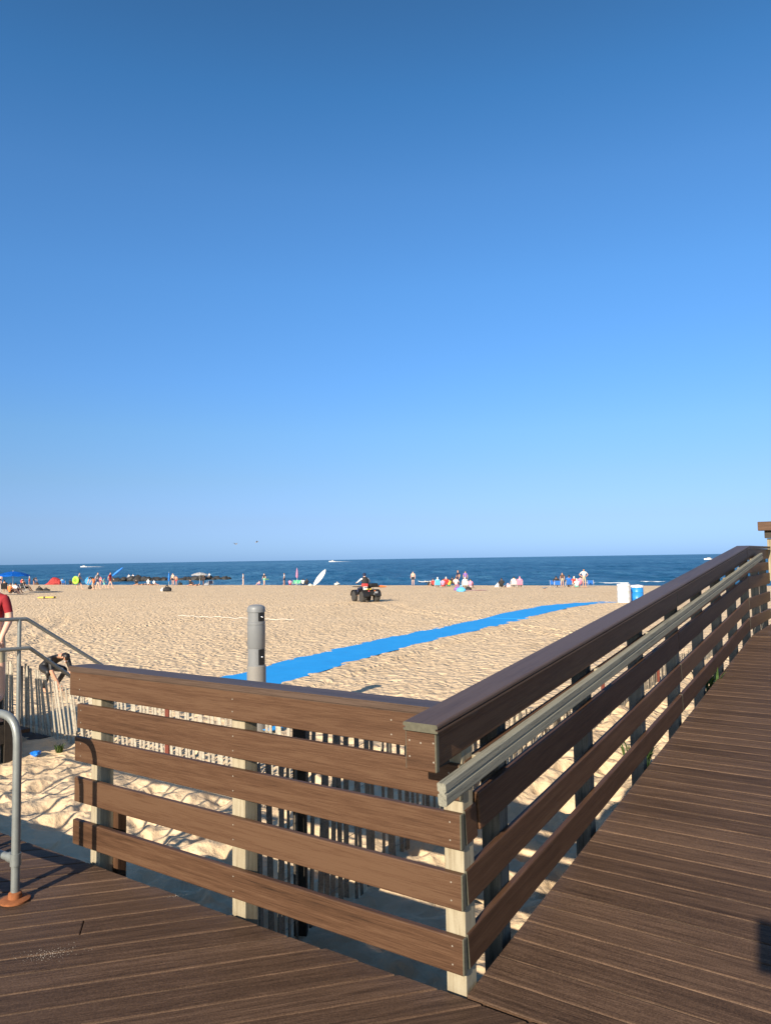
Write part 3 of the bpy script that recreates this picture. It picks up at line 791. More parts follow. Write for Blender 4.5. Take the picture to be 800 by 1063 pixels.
# ------------------------------------------------------------------ blue access mat
def build_mat(name, pts, halfw, label, lift=0.022):
    P2 = [Vector((x, y, 0)) for x, y in pts]
    L = [0]
    for p, q in zip(P2, P2[1:]): L.append(L[-1]+(q-p).length)
    def pos(s):
        for i in range(len(P2)-1):
            if s <= L[i+1] or i == len(P2)-2:
                k = (s-L[i])/(L[i+1]-L[i]); return P2[i].lerp(P2[i+1], k)
    bm = bmesh.new(); rows = []; n = int(L[-1]/0.12); m = 12
    for i in range(n+1):
        s = L[-1]*i/n; p = pos(s); t = (pos(min(s+0.8, L[-1]))-pos(max(s-0.8, 0))).normalized(); nn = Vector((-t.y, t.x, 0))
        row = []
        for j in range(m+1):
            q = p+nn*halfw*(2*j/m-1)
            row.append(bm.verts.new((q.x, q.y, macro(q.x, q.y)+lift+0.008*noise.noise(Vector((q.x*0.9, q.y*0.9, 2)))+0.012*noise.noise(Vector((q.x*0.3, q.y*0.3, 9))))))
        rows.append(row)
    for r0_, r1_ in zip(rows, rows[1:]):
        for j in range(m): bm.faces.new((r0_[j], r0_[j+1], r1_[j+1], r1_[j]))
    ex = bmesh.ops.extrude_face_region(bm, geom=bm.faces[:])
    bmesh.ops.translate(bm, verts=[v for v in ex['geom'] if isinstance(v, bmesh.types.BMVert)], vec=(0, 0, 0.008))
    bmesh.ops.recalc_face_normals(bm, faces=bm.faces)
    o = link(name, bm, M['mat']); tag(o, label, 'beach mat')
    return o
build_mat('access_mat', MAT_PATH[:5]+[(4.2, 26.0)], 0.74, 'bright blue access mat laid diagonally across the sand, nearer length', 0.020)
build_mat('access_mat', [(4.15, 25.9)]+MAT_PATH[5:], 0.74, 'bright blue access mat, farther length fading out by the drums', 0.026)
build_mat('mat_offcut', [(-1.50, 9.3), (-1.36, 9.55)], 0.07, 'scrap of blue matting on the sand beside the shower bollard foot', 0.06)

# ------------------------------------------------------------------ people
def person_mesh(j, cols, hair=True, fingers=False, fat=1.0, face=True, hat=None):
    """j: joints dict in metres, local (x right, y forward, z up). one continuous skinned figure"""
    order = ['pelvis', 'belly', 'chest', 'neck', 'head', 'crown', 'shL', 'elL', 'haL', 'fiL', 'shR', 'elR', 'haR', 'fiR', 'hiL', 'knL', 'anL', 'toL', 'hiR', 'knR', 'anR', 'toR']
    rad = dict(pelvis=(0.155, 0.115), belly=(0.14, 0.10), chest=(0.165, 0.115), neck=(0.055, 0.055), head=(0.082, 0.095), crown=(0.062, 0.072),
               shL=(0.066, 0.066), elL=(0.044, 0.044), haL=(0.030, 0.032), fiL=(0.020, 0.034), hiL=(0.095, 0.095), knL=(0.058, 0.058), anL=(0.040, 0.042), toL=(0.038, 0.028))
    edges = [('pelvis', 'belly'), ('belly', 'chest'), ('chest', 'neck'), ('neck', 'head'), ('head', 'crown')]
    for s in 'LR':
        edges += [('chest', 'sh'+s), ('sh'+s, 'el'+s), ('el'+s, 'ha'+s), ('ha'+s, 'fi'+s), ('pelvis', 'hi'+s), ('hi'+s, 'kn'+s), ('kn'+s, 'an'+s), ('an'+s, 'to'+s)]
    vs = [Vector(j[k]) for k in order]; idx = {k: i for i, k in enumerate(order)}
    es = [(idx[a], idx[b]) for a, b in edges]
    rr = [rad[k] if k in rad else rad[k[:-1]+'L'] for k in order]
    bones = [(Vector(j[a]), Vector(j[b]), a, b) for a, b in edges]
    if fingers:
        for s in 'LR':
            hv = (Vector(j['fi'+s])-Vector(j['ha'+s])).normalized(); side = Vector((0, 1, 0)) if abs(hv.y) < 0.8 else Vector((0, 0, 1))
            side = (side-hv*side.dot(hv)).normalized()
            base = Vector(j['fi'+s])
            for q, ln in ((-0.030, 0.062), (-0.010, 0.075), (0.011, 0.070), (0.030, 0.055)):
                b0 = base+side*q; m1 = b0+hv*ln*0.55; m2 = b0+hv*ln*0.95+Vector((0, 0.02, 0))
                k = len(vs); vs += [b0, m1, m2]; rr += [(0.010, 0.010), (0.0095, 0.0095), (0.007, 0.007)]
                es += [(idx['fi'+s], k), (k, k+1), (k+1, k+2)]; bones.append((b0, m2, 'ha'+s, 'fi'+s))
            b0 = Vector(j['ha'+s])*0.5+base*0.5+side*0.035; m2 = b0+hv*0.04+side*0.035
            k = len(vs); vs += [b0, m2]; rr += [(0.012, 0.012), (0.009, 0.009)]; es += [(idx['fi'+s], k), (k, k+1)]; bones.append((b0, m2, 'ha'+s, 'fi'+s))
    me = bpy.data.meshes.new('sk'); me.from_pydata([tuple(v) for v in vs], es, [])
    ob = bpy.data.objects.new('sk', me); COL.objects.link(ob)
    sk = ob.modifiers.new('s', 'SKIN'); sk.use_smooth_shade = True; sk.branch_smoothing = 0.3
    ly = me.skin_vertices[0].data
    for i, r_ in enumerate(rr): ly[i].radius = (r_[0]*fat if i < len(order) else r_[0], r_[1]*fat if i < len(order) else r_[1])
    ly[0].use_root = True
    ss = ob.modifiers.new('ss', 'SUBSURF'); ss.levels = 1; ss.render_levels = 1
    dg = bpy.context.evaluated_depsgraph_get(); dg.update()
    out = bpy.data.meshes.new_from_object(ob.evaluated_get(dg))
    bpy.data.objects.remove(ob); bpy.data.meshes.remove(me)
    # cols: skin, top, sleeve, bottom, lower leg, hair
    part = {}
    mats = [cols['skin'], cols['top'], cols['bottom'], cols['hair']]
    out.materials.clear()
    for m in mats: out.materials.append(m)
    hd = Vector(j['head']); cr = Vector(j['crown']); nk = Vector(j['neck'])
    upv = (cr-hd).normalized(); fwd = Vector(j.get('face', (0, 1, 0))).normalized()
    for p in out.polygons:
        c = p.center; best = None
        for a, b, na, nb in bones:
            t = max(0, min(1, (c-a).dot(b-a)/max(1e-9, (b-a).length_squared)))
            d = (c-a-(b-a)*t).length
            if best is None or d < best[0]: best = (d, na, nb, t)
        _, na, nb, t = best
        mi = 0
        key = (na[:2], nb[:2])
        if na in ('pelvis',) and nb == 'belly': mi = 1 if t > 0.35 else 2
        elif na == 'belly': mi = 1
        elif na == 'chest': mi = 1 if not (nb == 'neck' and t > 0.75) else 0
        elif na[:2] == 'sh': mi = 1 if cols.get('sleeve', 0.6) > t else 0
        elif na[:2] == 'el': mi = 1 if cols.get('sleeve', 0.6) > 1+t else 0
        elif na == 'pelvis': mi = 2
        elif na[:2] == 'hi': mi = 2 if cols.get('leg', 0.6) > t else 0
        elif na[:2] == 'kn': mi = 2 if cols.get('leg', 0.6) > 1+t else 0
        elif nb == 'crown' or (na == 'neck' and nb == 'head'):
            rel = c-hd
            if rel.dot(upv) > 0.035 or (rel.dot(fwd) < 0.012 and rel.dot(upv) > -0.07): mi = 3
        if cols.get('bare') and mi == 1: mi = 0
        p.material_index = mi; p.use_smooth = True
    return out
def pose(kind, h=1.72, k=0):
    rnd = random.Random(k)
    s = h/1.72
    J = {}
    if kind == 'stand':
        J = dict(pelvis=(0, 0, 0.93), belly=(0, 0, 1.08), chest=(0, -0.01, 1.30), neck=(0, 0.0, 1.45), head=(0, 0.02, 1.57), crown=(0, 0.015, 1.665))
        for s_, sg in (('L', -1), ('R', 1)):
            J['sh'+s_] = (sg*0.185, -0.01, 1.38); J['el'+s_] = (sg*0.25, -0.03, 1.10); J['ha'+s_] = (sg*0.24, 0.07+0.05*rnd.random(), 0.86); J['fi'+s_] = (sg*0.235, 0.09, 0.78)
            J['hi'+s_] = (sg*0.09, 0, 0.87); y = sg*0.06*rnd.choice((-1, 1)); J['kn'+s_] = (sg*0.105, y+0.02, 0.48); J['an'+s_] = (sg*0.11, y, 0.08); J['to'+s_] = (sg*0.13, y+0.16, 0.03)
    elif kind == 'walk':
        J = pose('stand', 1.72, k)
        for s_, sg in (('L', -1), ('R', 1)):
            J['kn'+s_] = (sg*0.10, sg*0.16+0.04, 0.50); J['an'+s_] = (sg*0.10, sg*0.28, 0.10); J['to'+s_] = (sg*0.11, sg*0.28+0.15, 0.04)
            J['el'+s_] = (sg*0.25, -sg*0.10, 1.11); J['ha'+s_] = (sg*0.22, -sg*0.20+0.08, 0.90); J['fi'+s_] = (sg*0.21, -sg*0.22+0.12, 0.83)
    elif kind == 'akimbo':
        J = pose('stand', 1.72, k)
        for s_, sg in (('L', -1), ('R', 1)):
            J['el'+s_] = (sg*0.40, -0.08, 1.14); J['ha'+s_] = (sg*0.20, 0.03, 0.99); J['fi'+s_] = (sg*0.15, 0.08, 0.95)
    elif kind == 'sit':       # on the sand, knees up
        J = dict(pelvis=(0, 0, 0.13), belly=(0, -0.04, 0.28), chest=(0, -0.03, 0.50), neck=(0, 0.02, 0.65), head=(0, 0.05, 0.77), crown=(0, 0.05, 0.865))
        for s_, sg in (('L', -1), ('R', 1)):
            J['sh'+s_] = (sg*0.185, -0.02, 0.58); J['el'+s_] = (sg*0.24, 0.16, 0.40); J['ha'+s_] = (sg*0.12, 0.36, 0.42); J['fi'+s_] = (sg*0.05, 0.42, 0.42)
            J['hi'+s_] = (sg*0.09, 0.03, 0.13); J['kn'+s_] = (sg*0.13, 0.42, 0.40); J['an'+s_] = (sg*0.12, 0.66, 0.07); J['to'+s_] = (sg*0.13, 0.82, 0.04)
    elif kind == 'chair':     # in a low beach chair
        J = dict(pelvis=(0, 0, 0.34), belly=(0, -0.07, 0.48), chest=(0, -0.15, 0.69), neck=(0, -0.17, 0.84), head=(0, -0.15, 0.96), crown=(0, -0.15, 1.055))
        for s_, sg in (('L', -1), ('R', 1)):
            J['sh'+s_] = (sg*0.185, -0.15, 0.77); J['el'+s_] = (sg*0.27, -0.02, 0.55); J['ha'+s_] = (sg*0.25, 0.22, 0.52); J['fi'+s_] = (sg*0.22, 0.30, 0.50)
            J['hi'+s_] = (sg*0.09, 0.05, 0.33); J['kn'+s_] = (sg*0.12, 0.46, 0.40); J['an'+s_] = (sg*0.12, 0.66, 0.07); J['to'+s_] = (sg*0.13, 0.82, 0.04)
    elif kind == 'bend':      # stooping forward
        J = dict(pelvis=(0, -0.12, 0.88), belly=(0, -0.01, 0.98), chest=(0, 0.20, 1.09), neck=(0, 0.31, 1.10), head=(0, 0.41, 1.08), crown=(0, 0.49, 1.05), face=(0, 0.4, -1))
        for s_, sg in (('L', -1), ('R', 1)):
            J['sh'+s_] = (sg*0.18, 0.24, 1.08); J['el'+s_] = (sg*0.22, 0.34, 0.82); J['ha'+s_] = (sg*0.18, 0.46, 0.60); J['fi'+s_] = (sg*0.17, 0.50, 0.53)
            J['hi'+s_] = (sg*0.09, -0.10, 0.83); J['kn'+s_] = (sg*0.10, 0.02, 0.46); J['an'+s_] = (sg*0.11, -0.05, 0.08); J['to'+s_] = (sg*0.13, 0.11, 0.03)
    elif kind == 'crouch':    # leaning far forward over bent knees, arms down
        J = dict(pelvis=(0, -0.20, 0.52), belly=(0, -0.08, 0.62), chest=(0, 0.14, 0.74), neck=(0, 0.27, 0.75), head=(0, 0.39, 0.72), crown=(0, 0.48, 0.72), face=(0, 0.5, -1))
        for s_, sg in (('L', -1), ('R', 1)):
            J['sh'+s_] = (sg*0.19, 0.18, 0.70); J['el'+s_] = (sg*0.22, 0.26, 0.44); J['ha'+s_] = (sg*0.16, 0.38, 0.22); J['fi'+s_] = (sg*0.15, 0.41, 0.14)
            J['hi'+s_] = (sg*0.10, -0.18, 0.48); J['kn'+s_] = (sg*0.20, 0.16, 0.44); J['an'+s_] = (sg*0.14, -0.10, 0.09); J['to'+s_] = (sg*0.16, 0.06, 0.04)
    elif kind == 'lie':
        J = dict(pelvis=(0, 0, 0.12), belly=(0, -0.16, 0.13), chest=(0, -0.40, 0.15), neck=(0, -0.55, 0.17), head=(0, -0.67, 0.20), crown=(0, -0.76, 0.22), face=(0, 0.2, 1))
        for s_, sg in (('L', -1), ('R', 1)):
            J['sh'+s_] = (sg*0.185, -0.46, 0.14); J['el'+s_] = (sg*0.27, -0.20, 0.08); J['ha'+s_] = (sg*0.24, 0.04, 0.07); J['fi'+s_] = (sg*0.23, 0.12, 0.06)
            J['hi'+s_] = (sg*0.09, 0.06, 0.11); J['kn'+s_] = (sg*0.11, 0.46, 0.22); J['an'+s_] = (sg*0.11, 0.86, 0.06); J['to'+s_] = (sg*0.12, 0.92, 0.16)
    elif kind == 'ride':
        J = dict(pelvis=(0, 0, 0.86), belly=(0, 0.02, 1.0), chest=(0, 0.08, 1.22), neck=(0, 0.12, 1.37), head=(0, 0.15, 1.49), crown=(0, 0.15, 1.585))
        for s_, sg in (('L', -1), ('R', 1)):
            J['sh'+s_] = (sg*0.19, 0.08, 1.30); J['el'+s_] = (sg*0.36, 0.26, 1.10); J['ha'+s_] = (sg*0.34, 0.52, 1.05); J['fi'+s_] = (sg*0.32, 0.60, 1.05)
            J['hi'+s_] = (sg*0.10, 0.03, 0.83); J['kn'+s_] = (sg*0.30, 0.38, 0.72); J['an'+s_] = (sg*0.34, 0.30, 0.36); J['to'+s_] = (sg*0.36, 0.46, 0.33)
    if h != 1.72:
        J = {k_: (v if k_ == 'face' else tuple(c*s for c in v)) for k_, v in J.items()}
    return J
def add_face(o, J, skin, hairm):
    """nose, eyes, mouth line, ears as small child meshes (for figures near enough to show them)"""
    hd = Vector(J['head']); upv = (Vector(J['crown'])-hd).normalized(); f = Vector(J.get('face', (0, 1, 0))).normalized(); f = (f-upv*f.dot(upv)).normalized(); sd = f.cross(upv)
    k = (Vector(J['crown'])-hd).length/0.095
    bm = bmesh.new()
    tube(bm, [hd+k*(f*0.085+upv*0.02), hd+k*(f*0.112-upv*0.012), hd+k*(f*0.09-upv*0.02)], [0.008, 0.014, 0.008], 8); link('nose', bm, skin, o, Matrix.Identity(4))
    for sg in (-1, 1):
        bm = bmesh.new(); tube(bm, [hd+k*(sd*sg*0.078+upv*0.025), hd+k*sd*sg*0.088, hd+k*(sd*sg*0.078-upv*0.03)], [0.010, 0.016, 0.009], 8); link('ear', bm, skin, o, Matrix.Identity(4))
        bm = bmesh.new(); tube(bm, [hd+k*(sd*sg*0.03+f*0.082+upv*0.012), hd+k*(sd*sg*0.03+f*0.094+upv*0.012)], [0.012, 0.009], 8); link('eye', bm, M['eyew'], o, Matrix.Identity(4))
def person(kind, loc, rz, label, top='white', bottom='navy', skin='skin', hair='hair', h=1.72, sleeve=0.6, leg=0.6, bare=False, fingers=False, face=False, group=None, fat=1.0, k=0):
    J = pose(kind, h, k)
    me = person_mesh(J, dict(skin=M[skin], top=M[top], bottom=M[bottom], hair=M[hair], sleeve=sleeve, leg=leg, bare=bare), fingers=fingers, fat=fat*(h/1.72))
    me.name = 'person'
    o = bpy.data.objects.new('person', me); COL.objects.link(o); o.location = loc; o.rotation_euler = (0, 0, rz)
    tag(o, label, 'person', group)
    if face: add_face(o, J, M[skin], M[hair])
    return o, J
BG = 'people on the beach'
# facing: rz=0 faces +Y (the sea); rz=pi faces the boardwalk
# near the stairs
rp = at_depth(-7.5, 650, 9.2)
o, J = person('stand', Vector((rp.x, rp.y, 0.0)), R(165), 'person in a dark red T-shirt standing on the beach stairs at the left edge', 'darkred', 'khaki', 'skinL', 'hairB', h=1.62, sleeve=0.75, leg=0.9, fingers=True, face=True, group=None, fat=1.05)
cpv = at_depth(54.5, 716, 12.6)
o, J = person('crouch', Vector((cpv.x, cpv.y, SAND)), R(-118), 'dark haired person in black crouching over the sand behind the leaning fence', 'black', 'black', 'skin', 'hair', sleeve=0.9, leg=1.98, fingers=True, face=True, h=1.45)

# --- quad bike with its rider
def wheel(parent, c, r, w_):
    bm = bmesh.new(); n = 28
    prof = [(r*0.56, -w_*0.46), (r*0.80, -w_*0.5), (r*0.95, -w_*0.42), (r, -w_*0.2), (r, w_*0.2), (r*0.95, w_*0.42), (r*0.80, w_*0.5), (r*0.56, w_*0.46)]
    lathe(bm, prof, n, axis='X')
    for k in range(14):
        a = 2*math.pi*k/14
        for sg in (-1, 1):
            Mx = Matrix.Rotation(a+0.1*sg, 4, 'X')
            box(bm, (sg*w_*0.2, 0, r*1.0), (w_*0.36, r*0.13, r*0.11), M=Mx)
    wv = link('wheel', bm, M['rubber'], parent, Matrix.Translation(c))
    bm = bmesh.new(); lathe(bm, [(r*0.57, -w_*0.40), (r*0.50, -w_*0.44), (r*0.42, -w_*0.30), (r*0.15, -w_*0.34), (r*0.15, w_*0.34), (r*0.42, w_*0.30), (r*0.50, w_*0.44), (r*0.57, w_*0.40)], 20, axis='X')
    link('rim', bm, M['grey_cloth'], wv, Matrix.Identity(4))
ap = ground_at(379.5, 624.5)
AR = R(24); AS = 0.89
atv = empty('quad_bike', ap, 'black quad bike with yellow trim driving away over the open sand', 'quad bike', rz=AR)
atv.scale = (AS, AS, AS)
for x in (-0.42, 0.42):
    wheel(atv, (x, -0.60, 0.30), 0.31, 0.27); wheel(atv, (x, 0.66, 0.29), 0.30, 0.22)
def fender(x0, x1, yc, zc, r, a0, a1, mat, name='fender'):
    bm = bmesh.new(); n = 10; ra = []; 
    for k in range(n+1):
        a = a0+(a1-a0)*k/n
        ra.append([bm.verts.new((x, yc+rr_*math.cos(a), zc+rr_*math.sin(a)*0.85)) for x, rr_ in ((x0, r), (x1, r), (x1, r-0.03), (x0, r-0.03))])
    for s0, s1 in zip(ra, ra[1:]):
        for q in range(4): bm.faces.new((s0[q], s1[q], s1[(q+1) % 4], s0[(q+1) % 4]))
    bm.faces.new(ra[0]); bm.faces.new(ra[-1][::-1]); bmesh.ops.recalc_face_normals(bm, faces=bm.faces)
    bmesh.ops.bevel(bm, geom=bm.edges[:], offset=0.006, segments=1, affect='EDGES')
    link(name, bm, mat, atv, Matrix.Identity(4), smooth=True)
for x in (-0.42, 0.42):
    sx = math.copysign(1, x)
    fender(min(sx*0.16, sx*0.56), max(sx*0.16, sx*0.56), -0.58, 0.36, 0.42, R(15), R(185), M['black'])
    fender(min(sx*0.18, sx*0.54), max(sx*0.18, sx*0.54), 0.64, 0.34, 0.40, R(-5), R(170), M['black'])
bm = bmesh.new(); box(bm, (0, 0.05, 0.50), (0.36, 1.1, 0.36), bevel=0.06, seg=2); box(bm, (0, -0.62, 0.45), (0.5, 0.35, 0.22), bevel=0.04); box(bm, (0, -0.86, 0.52), (0.44, 0.10, 0.26), bevel=0.03); box(bm, (0, 0.62, 0.66), (0.34, 0.42, 0.18), bevel=0.06, seg=2); link('body', bm, M['black'], atv, Matrix.Identity(4))
for x in (-0.26, -0.08):
    bm = bmesh.new(); box(bm, (x, -0.90, 0.74), (0.12, 0.08, 0.07), bevel=0.02); link('trim_panel', bm, M['yellow'], atv, Matrix.Identity(4))
bm = bmesh.new(); box(bm, (0, -0.14, 0.79), (0.32, 0.80, 0.12), bevel=0.05, seg=2); link('seat', bm, M['black'], atv, Matrix.Identity(4), smooth=True)
for yc, z_ in ((-0.66, 0.86), (0.72, 0.84)):
    bm = bmesh.new()
    for x in (-0.44, -0.15, 0.15, 0.44): tube(bm, [(x, yc-0.26, z_), (x, yc+0.26, z_)], 0.014, 8)
    for y in (-0.26, 0.0, 0.26): tube(bm, [(-0.44, yc+y, z_), (0.44, yc+y, z_)], 0.014, 8)
    for x in (-0.2, 0.2): tube(bm, [(x, yc, z_), (x, yc, z_-0.25)], 0.014, 8)
    link('cargo_rack', bm, M['black'], atv, Matrix.Identity(4))
bm = bmesh.new(); tube(bm, [(-0.38, 0.46, 1.04), (-0.12, 0.52, 1.00), (0.12, 0.52, 1.00), (0.38, 0.46, 1.04)], 0.014, 8); tube(bm, [(0, 0.62, 0.72), (0, 0.52, 1.0)], 0.025, 8); link('handlebar', bm, M['black'], atv, Matrix.Identity(4))
for x in (-0.17, 0.19):
    bm = bmesh.new(); box(bm, (x, -0.92, 0.64), (0.08, 0.03, 0.06), bevel=0.01); link('tail_light', bm, M['tentred'] if x < 0 else M['orange'], atv, Matrix.Identity(4))
bm = bmesh.new(); tube(bm, [(0.16, -0.5, 0.42), (0.17, -0.94, 0.46)], [0.05, 0.06], 12); link('exhaust', bm, M['galv'], atv, Matrix.Identity(4))
bm = bmesh.new(); box(bm, (0.26, -0.95, 0.55), (0.20, 0.02, 0.12), bevel=0.005); link('number_plate', bm, M['grey_cloth'], atv, Matrix.Identity(4))
def tagthing(name, bm, mats, label, cat, group=None, loc=None, rz=0.0, smooth=False):
    o = link(name, bm, mats, smooth=smooth)
    if loc is not None: o.location = loc; o.rotation_euler = (0, 0, rz)
    return tag(o, label, cat, group)
LM = Matrix.Translation(ap) @ Matrix.Rotation(AR, 4, 'Z') @ Matrix.Scale(AS, 4)
bm = bmesh.new(); box(bm, (-0.33, -0.70, 0.97), (0.30, 0.32, 0.18), bevel=0.04, seg=2); bag = link('rescue_bag', bm, M['red'], M=LM); tag(bag, 'red and white rescue bag on the left of the quad bike rear rack', 'bag')
bm = bmesh.new(); box(bm, (-0.36, -0.86, 0.80), (0.26, 0.06, 0.20), bevel=0.02); link('white_pocket', bm, M['white'], bag, Matrix.Identity(4))
bm = bmesh.new(); box(bm, (0.17, -0.70, 0.97), (0.52, 0.36, 0.20), bevel=0.06, seg=2); kit = link('kit_bag', bm, M['black'], M=LM); tag(kit, 'black kit bag strapped on the right of the quad bike rear rack', 'bag')
bm = bmesh.new(); tube(bm, [(0.36, -0.66, 0.89), (0.70, -0.70, 0.87), (0.98, -0.73, 0.84)], [0.05, 0.07, 0.03], 10); can = link('rescue_float', bm, M['orange'], M=LM); tag(can, 'orange rescue float sticking out to the right of the quad bike rack', 'rescue float')
o, J = person('ride', ap+Vector((0, 0, 0.0)), AR, 'quad bike rider seen from behind in dark vest, white sleeves and navy cap', 'white', 'navy', 'skinL', 'navy', leg=1.8, sleeve=1.3)
o.scale = (0.93, 0.93, 0.90)
hv = bmesh.new()
lathe(hv, [(0.165, 0.93), (0.185, 1.02), (0.195, 1.15), (0.20, 1.28), (0.15, 1.37), (0.08, 1.40)], 18, c=(0, 0.05, 0))
for v in hv.verts: v.co.y = 0.05+(v.co.y-0.05)*0.78 + (v.co.z-1.0)*0.12
link('vest', hv, M['dark'], o, Matrix.Identity(4), smooth=True)
hv = bmesh.new(); lathe(hv, [(0.098, 1.50), (0.100, 1.54), (0.085, 1.59), (0.04, 1.62), (0.001, 1.625)], 16, c=(0, 0.15, 0)); box(hv, (0, 0.28, 1.52), (0.15, 0.12, 0.012), bevel=0.004); link('cap', hv, M['navy'], o, Matrix.Identity(4), smooth=True)

# ------------------------------------------------------------------ beach furniture
def umbrella(loc, canopy_mat, label, rad=1.1, h=2.0, second=None, n=8, group='beach umbrellas'):
    t = empty('beach_umbrella', loc, label, 'umbrella', group)
    bm = bmesh.new()
    rings = []
    for r_, z_ in ((0.02, 0.0), (rad*0.3, -0.05), (rad*0.6, -0.16), (rad*0.85, -0.29), (rad, -0.42)):
        rings.append([bm.verts.new((r_*math.cos(2*math.pi*k/(2*n)), r_*math.sin(2*math.pi*k/(2*n)), h+z_+(0.05*(r_/rad)**2 if k % 2 else 0.0))) for k in range(2*n)])
    for r0_, r1_ in zip(rings, rings[1:]):
        for k in range(2*n):
            f = bm.faces.new((r0_[k], r1_[k], r1_[(k+1) % (2*n)], r0_[(k+1) % (2*n)]))
            f.material_index = (k//2) % 2 if second else 0
    bm.faces.new(rings[0])
    bmesh.ops.solidify(bm, geom=bm.faces[:], thickness=0.01)
    link('canopy', bm, [M[canopy_mat], M[second or canopy_mat]], t, Matrix.Identity(4))
    bm = bmesh.new(); tube(bm, [(0, 0, -0.3), (0, 0, h+0.06)], 0.02, 8); link('pole', bm, M['white'], t, Matrix.Identity(4))
    return t
def chair(loc, rz, mat, label, group='beach chairs'):
    t = empty('beach_chair', loc, label, 'chair', group, rz)
    bm = bmesh.new(); box(bm, (0, 0.1, 0.26), (0.54, 0.50, 0.02), bevel=0.006); link('seat', bm, M[mat], t, Matrix.Identity(4))
    bm = bmesh.new(); box(bm, (0, 0, 0.21), (0.50, 0.02, 0.42), bevel=0.006, M=Matrix.Translation((0, -0.15, 0.26)) @ Matrix.Rotation(R(24), 4, 'X')); link('backrest', bm, M[mat], t, Matrix.Identity(4))
    bm = bmesh.new()
    for x in (-0.28, 0.28):
        tube(bm, fillet([(x, -0.33, 0.68), (x, -0.12, 0.26), (x, 0.40, 0.0)], 0.05, 3), 0.014, 6); tube(bm, [(x, -0.32, 0.0), (x, 0.36, 0.27)], 0.014, 6); tube(bm, [(x, -0.26, 0.50), (x, 0.22, 0.50), (x, 0.26, 0.22)], 0.018, 6)
    tube(bm, [(-0.28, -0.12, 0.26), (0.28, -0.12, 0.26)], 0.012, 6); tube(bm, [(-0.28, 0.30, 0.20), (0.28, 0.30, 0.20)], 0.012, 6)
    link('frame', bm, M['white'], t, Matrix.Identity(4))
    return t
def blanket(loc, sx, sy, mat, label, rz=0.0, lumps=(), cat='blanket'):
    bm = bmesh.new(); n = 10
    g = [[bm.verts.new((sx*(i/n-0.5), sy*(k/n-0.5), 0.03+0.02*noise.noise(Vector((i*0.7+loc.x, k*0.7, 1))))) for k in range(n+1)] for i in range(n+1)]
    for i in range(n):
        for k in range(n): bm.faces.new((g[i][k], g[i+1][k], g[i+1][k+1], g[i][k+1]))
    bmesh.ops.solidify(bm, geom=bm.faces[:], thickness=0.015)
    return tagthing('blanket', bm, M[mat], label, cat, 'blankets on the sand', loc, rz)
def bundle(loc, r, mat, label, sq=(1, 1, 0.6), name='beach_bag', cat='bag', seed=0, second=None):
    """soft bag: lumpy sack with a gathered top and two handles"""
    t = empty(name, loc, label, cat, 'bags on the sand')
    bm = bmesh.new(); bmesh.ops.create_icosphere(bm, subdivisions=3, radius=r)
    for v in bm.verts:
        n_ = noise.noise(v.co*3.0/r*0.6+Vector((seed, 0, 0)))
        v.co = Vector((v.co.x*sq[0], v.co.y*sq[1], max(v.co.z, -0.55*r)*sq[2]))*(1+0.22*n_)+Vector((0, 0, 0.5*r*sq[2]))
    link('sack', bm, M[mat], t, Matrix.Identity(4), smooth=True)
    bm = bmesh.new()
    for s_ in (-1, 1): tube(bm, fillet([(-0.4*r*sq[0], s_*0.2*r, r*1.2*sq[2]), (0, s_*0.25*r, r*2.3*sq[2]), (0.4*r*sq[0], s_*0.2*r, r*1.2*sq[2])], 0.2*r, 4), 0.02, 6)
    link('handles', bm, M[second or mat], t, Matrix.Identity(4))
    return t
def leaf_board(loc, L, W_, mat, label, tilt, rz, roll=0.0, name='surfboard', cat='surfboard'):
    """surfboard outline with thickness, rocker and a fin"""
    t = empty(name, loc, label, cat, 'boards on the beach', rz)
    bm = bmesh.new(); n = 18; rows = []
    for i in range(n+1):
        s = i/n; wd = W_/2*max(0.04, math.sin(math.pi*min(1, s*1.0))**0.55)
        zc = 0.10*(2*s-1)**4
        rows.append([bm.verts.new((x*wd, L*s, zc+zz)) for x, zz in ((-1, 0), (-0.8, 0.03), (0, 0.045), (0.8, 0.03), (1, 0), (0.8, -0.025), (0, -0.03), (-0.8, -0.025))])
    for a, b in zip(rows, rows[1:]):
        for k in range(8): bm.faces.new((a[k], a[(k+1) % 8], b[(k+1) % 8], b[k]))
    bm.faces.new(rows[0][::-1]); bm.faces.new(rows[-1]); bmesh.ops.recalc_face_normals(bm, faces=bm.faces)
    Mx = Matrix.Rotation(tilt, 4, 'X') @ Matrix.Rotation(roll, 4, 'Y')
    link('board', bm, M[mat], t, Mx, smooth=True)
    bm = bmesh.new(); vs_ = [bm.verts.new(c) for c in ((-0.006, 0.12, -0.03), (-0.006, 0.34, -0.03), (-0.003, 0.10, -0.18), (0.006, 0.12, -0.03), (0.006, 0.34, -0.03), (0.003, 0.10, -0.18))]
    for f in ((0, 1, 2), (5, 4, 3), (0, 3, 4, 1), (1, 4, 5, 2), (2, 5, 3, 0)): bm.faces.new([vs_[q] for q in f])
    link('fin', bm, M['dark'], t, Mx)
    return t
G = ground_at
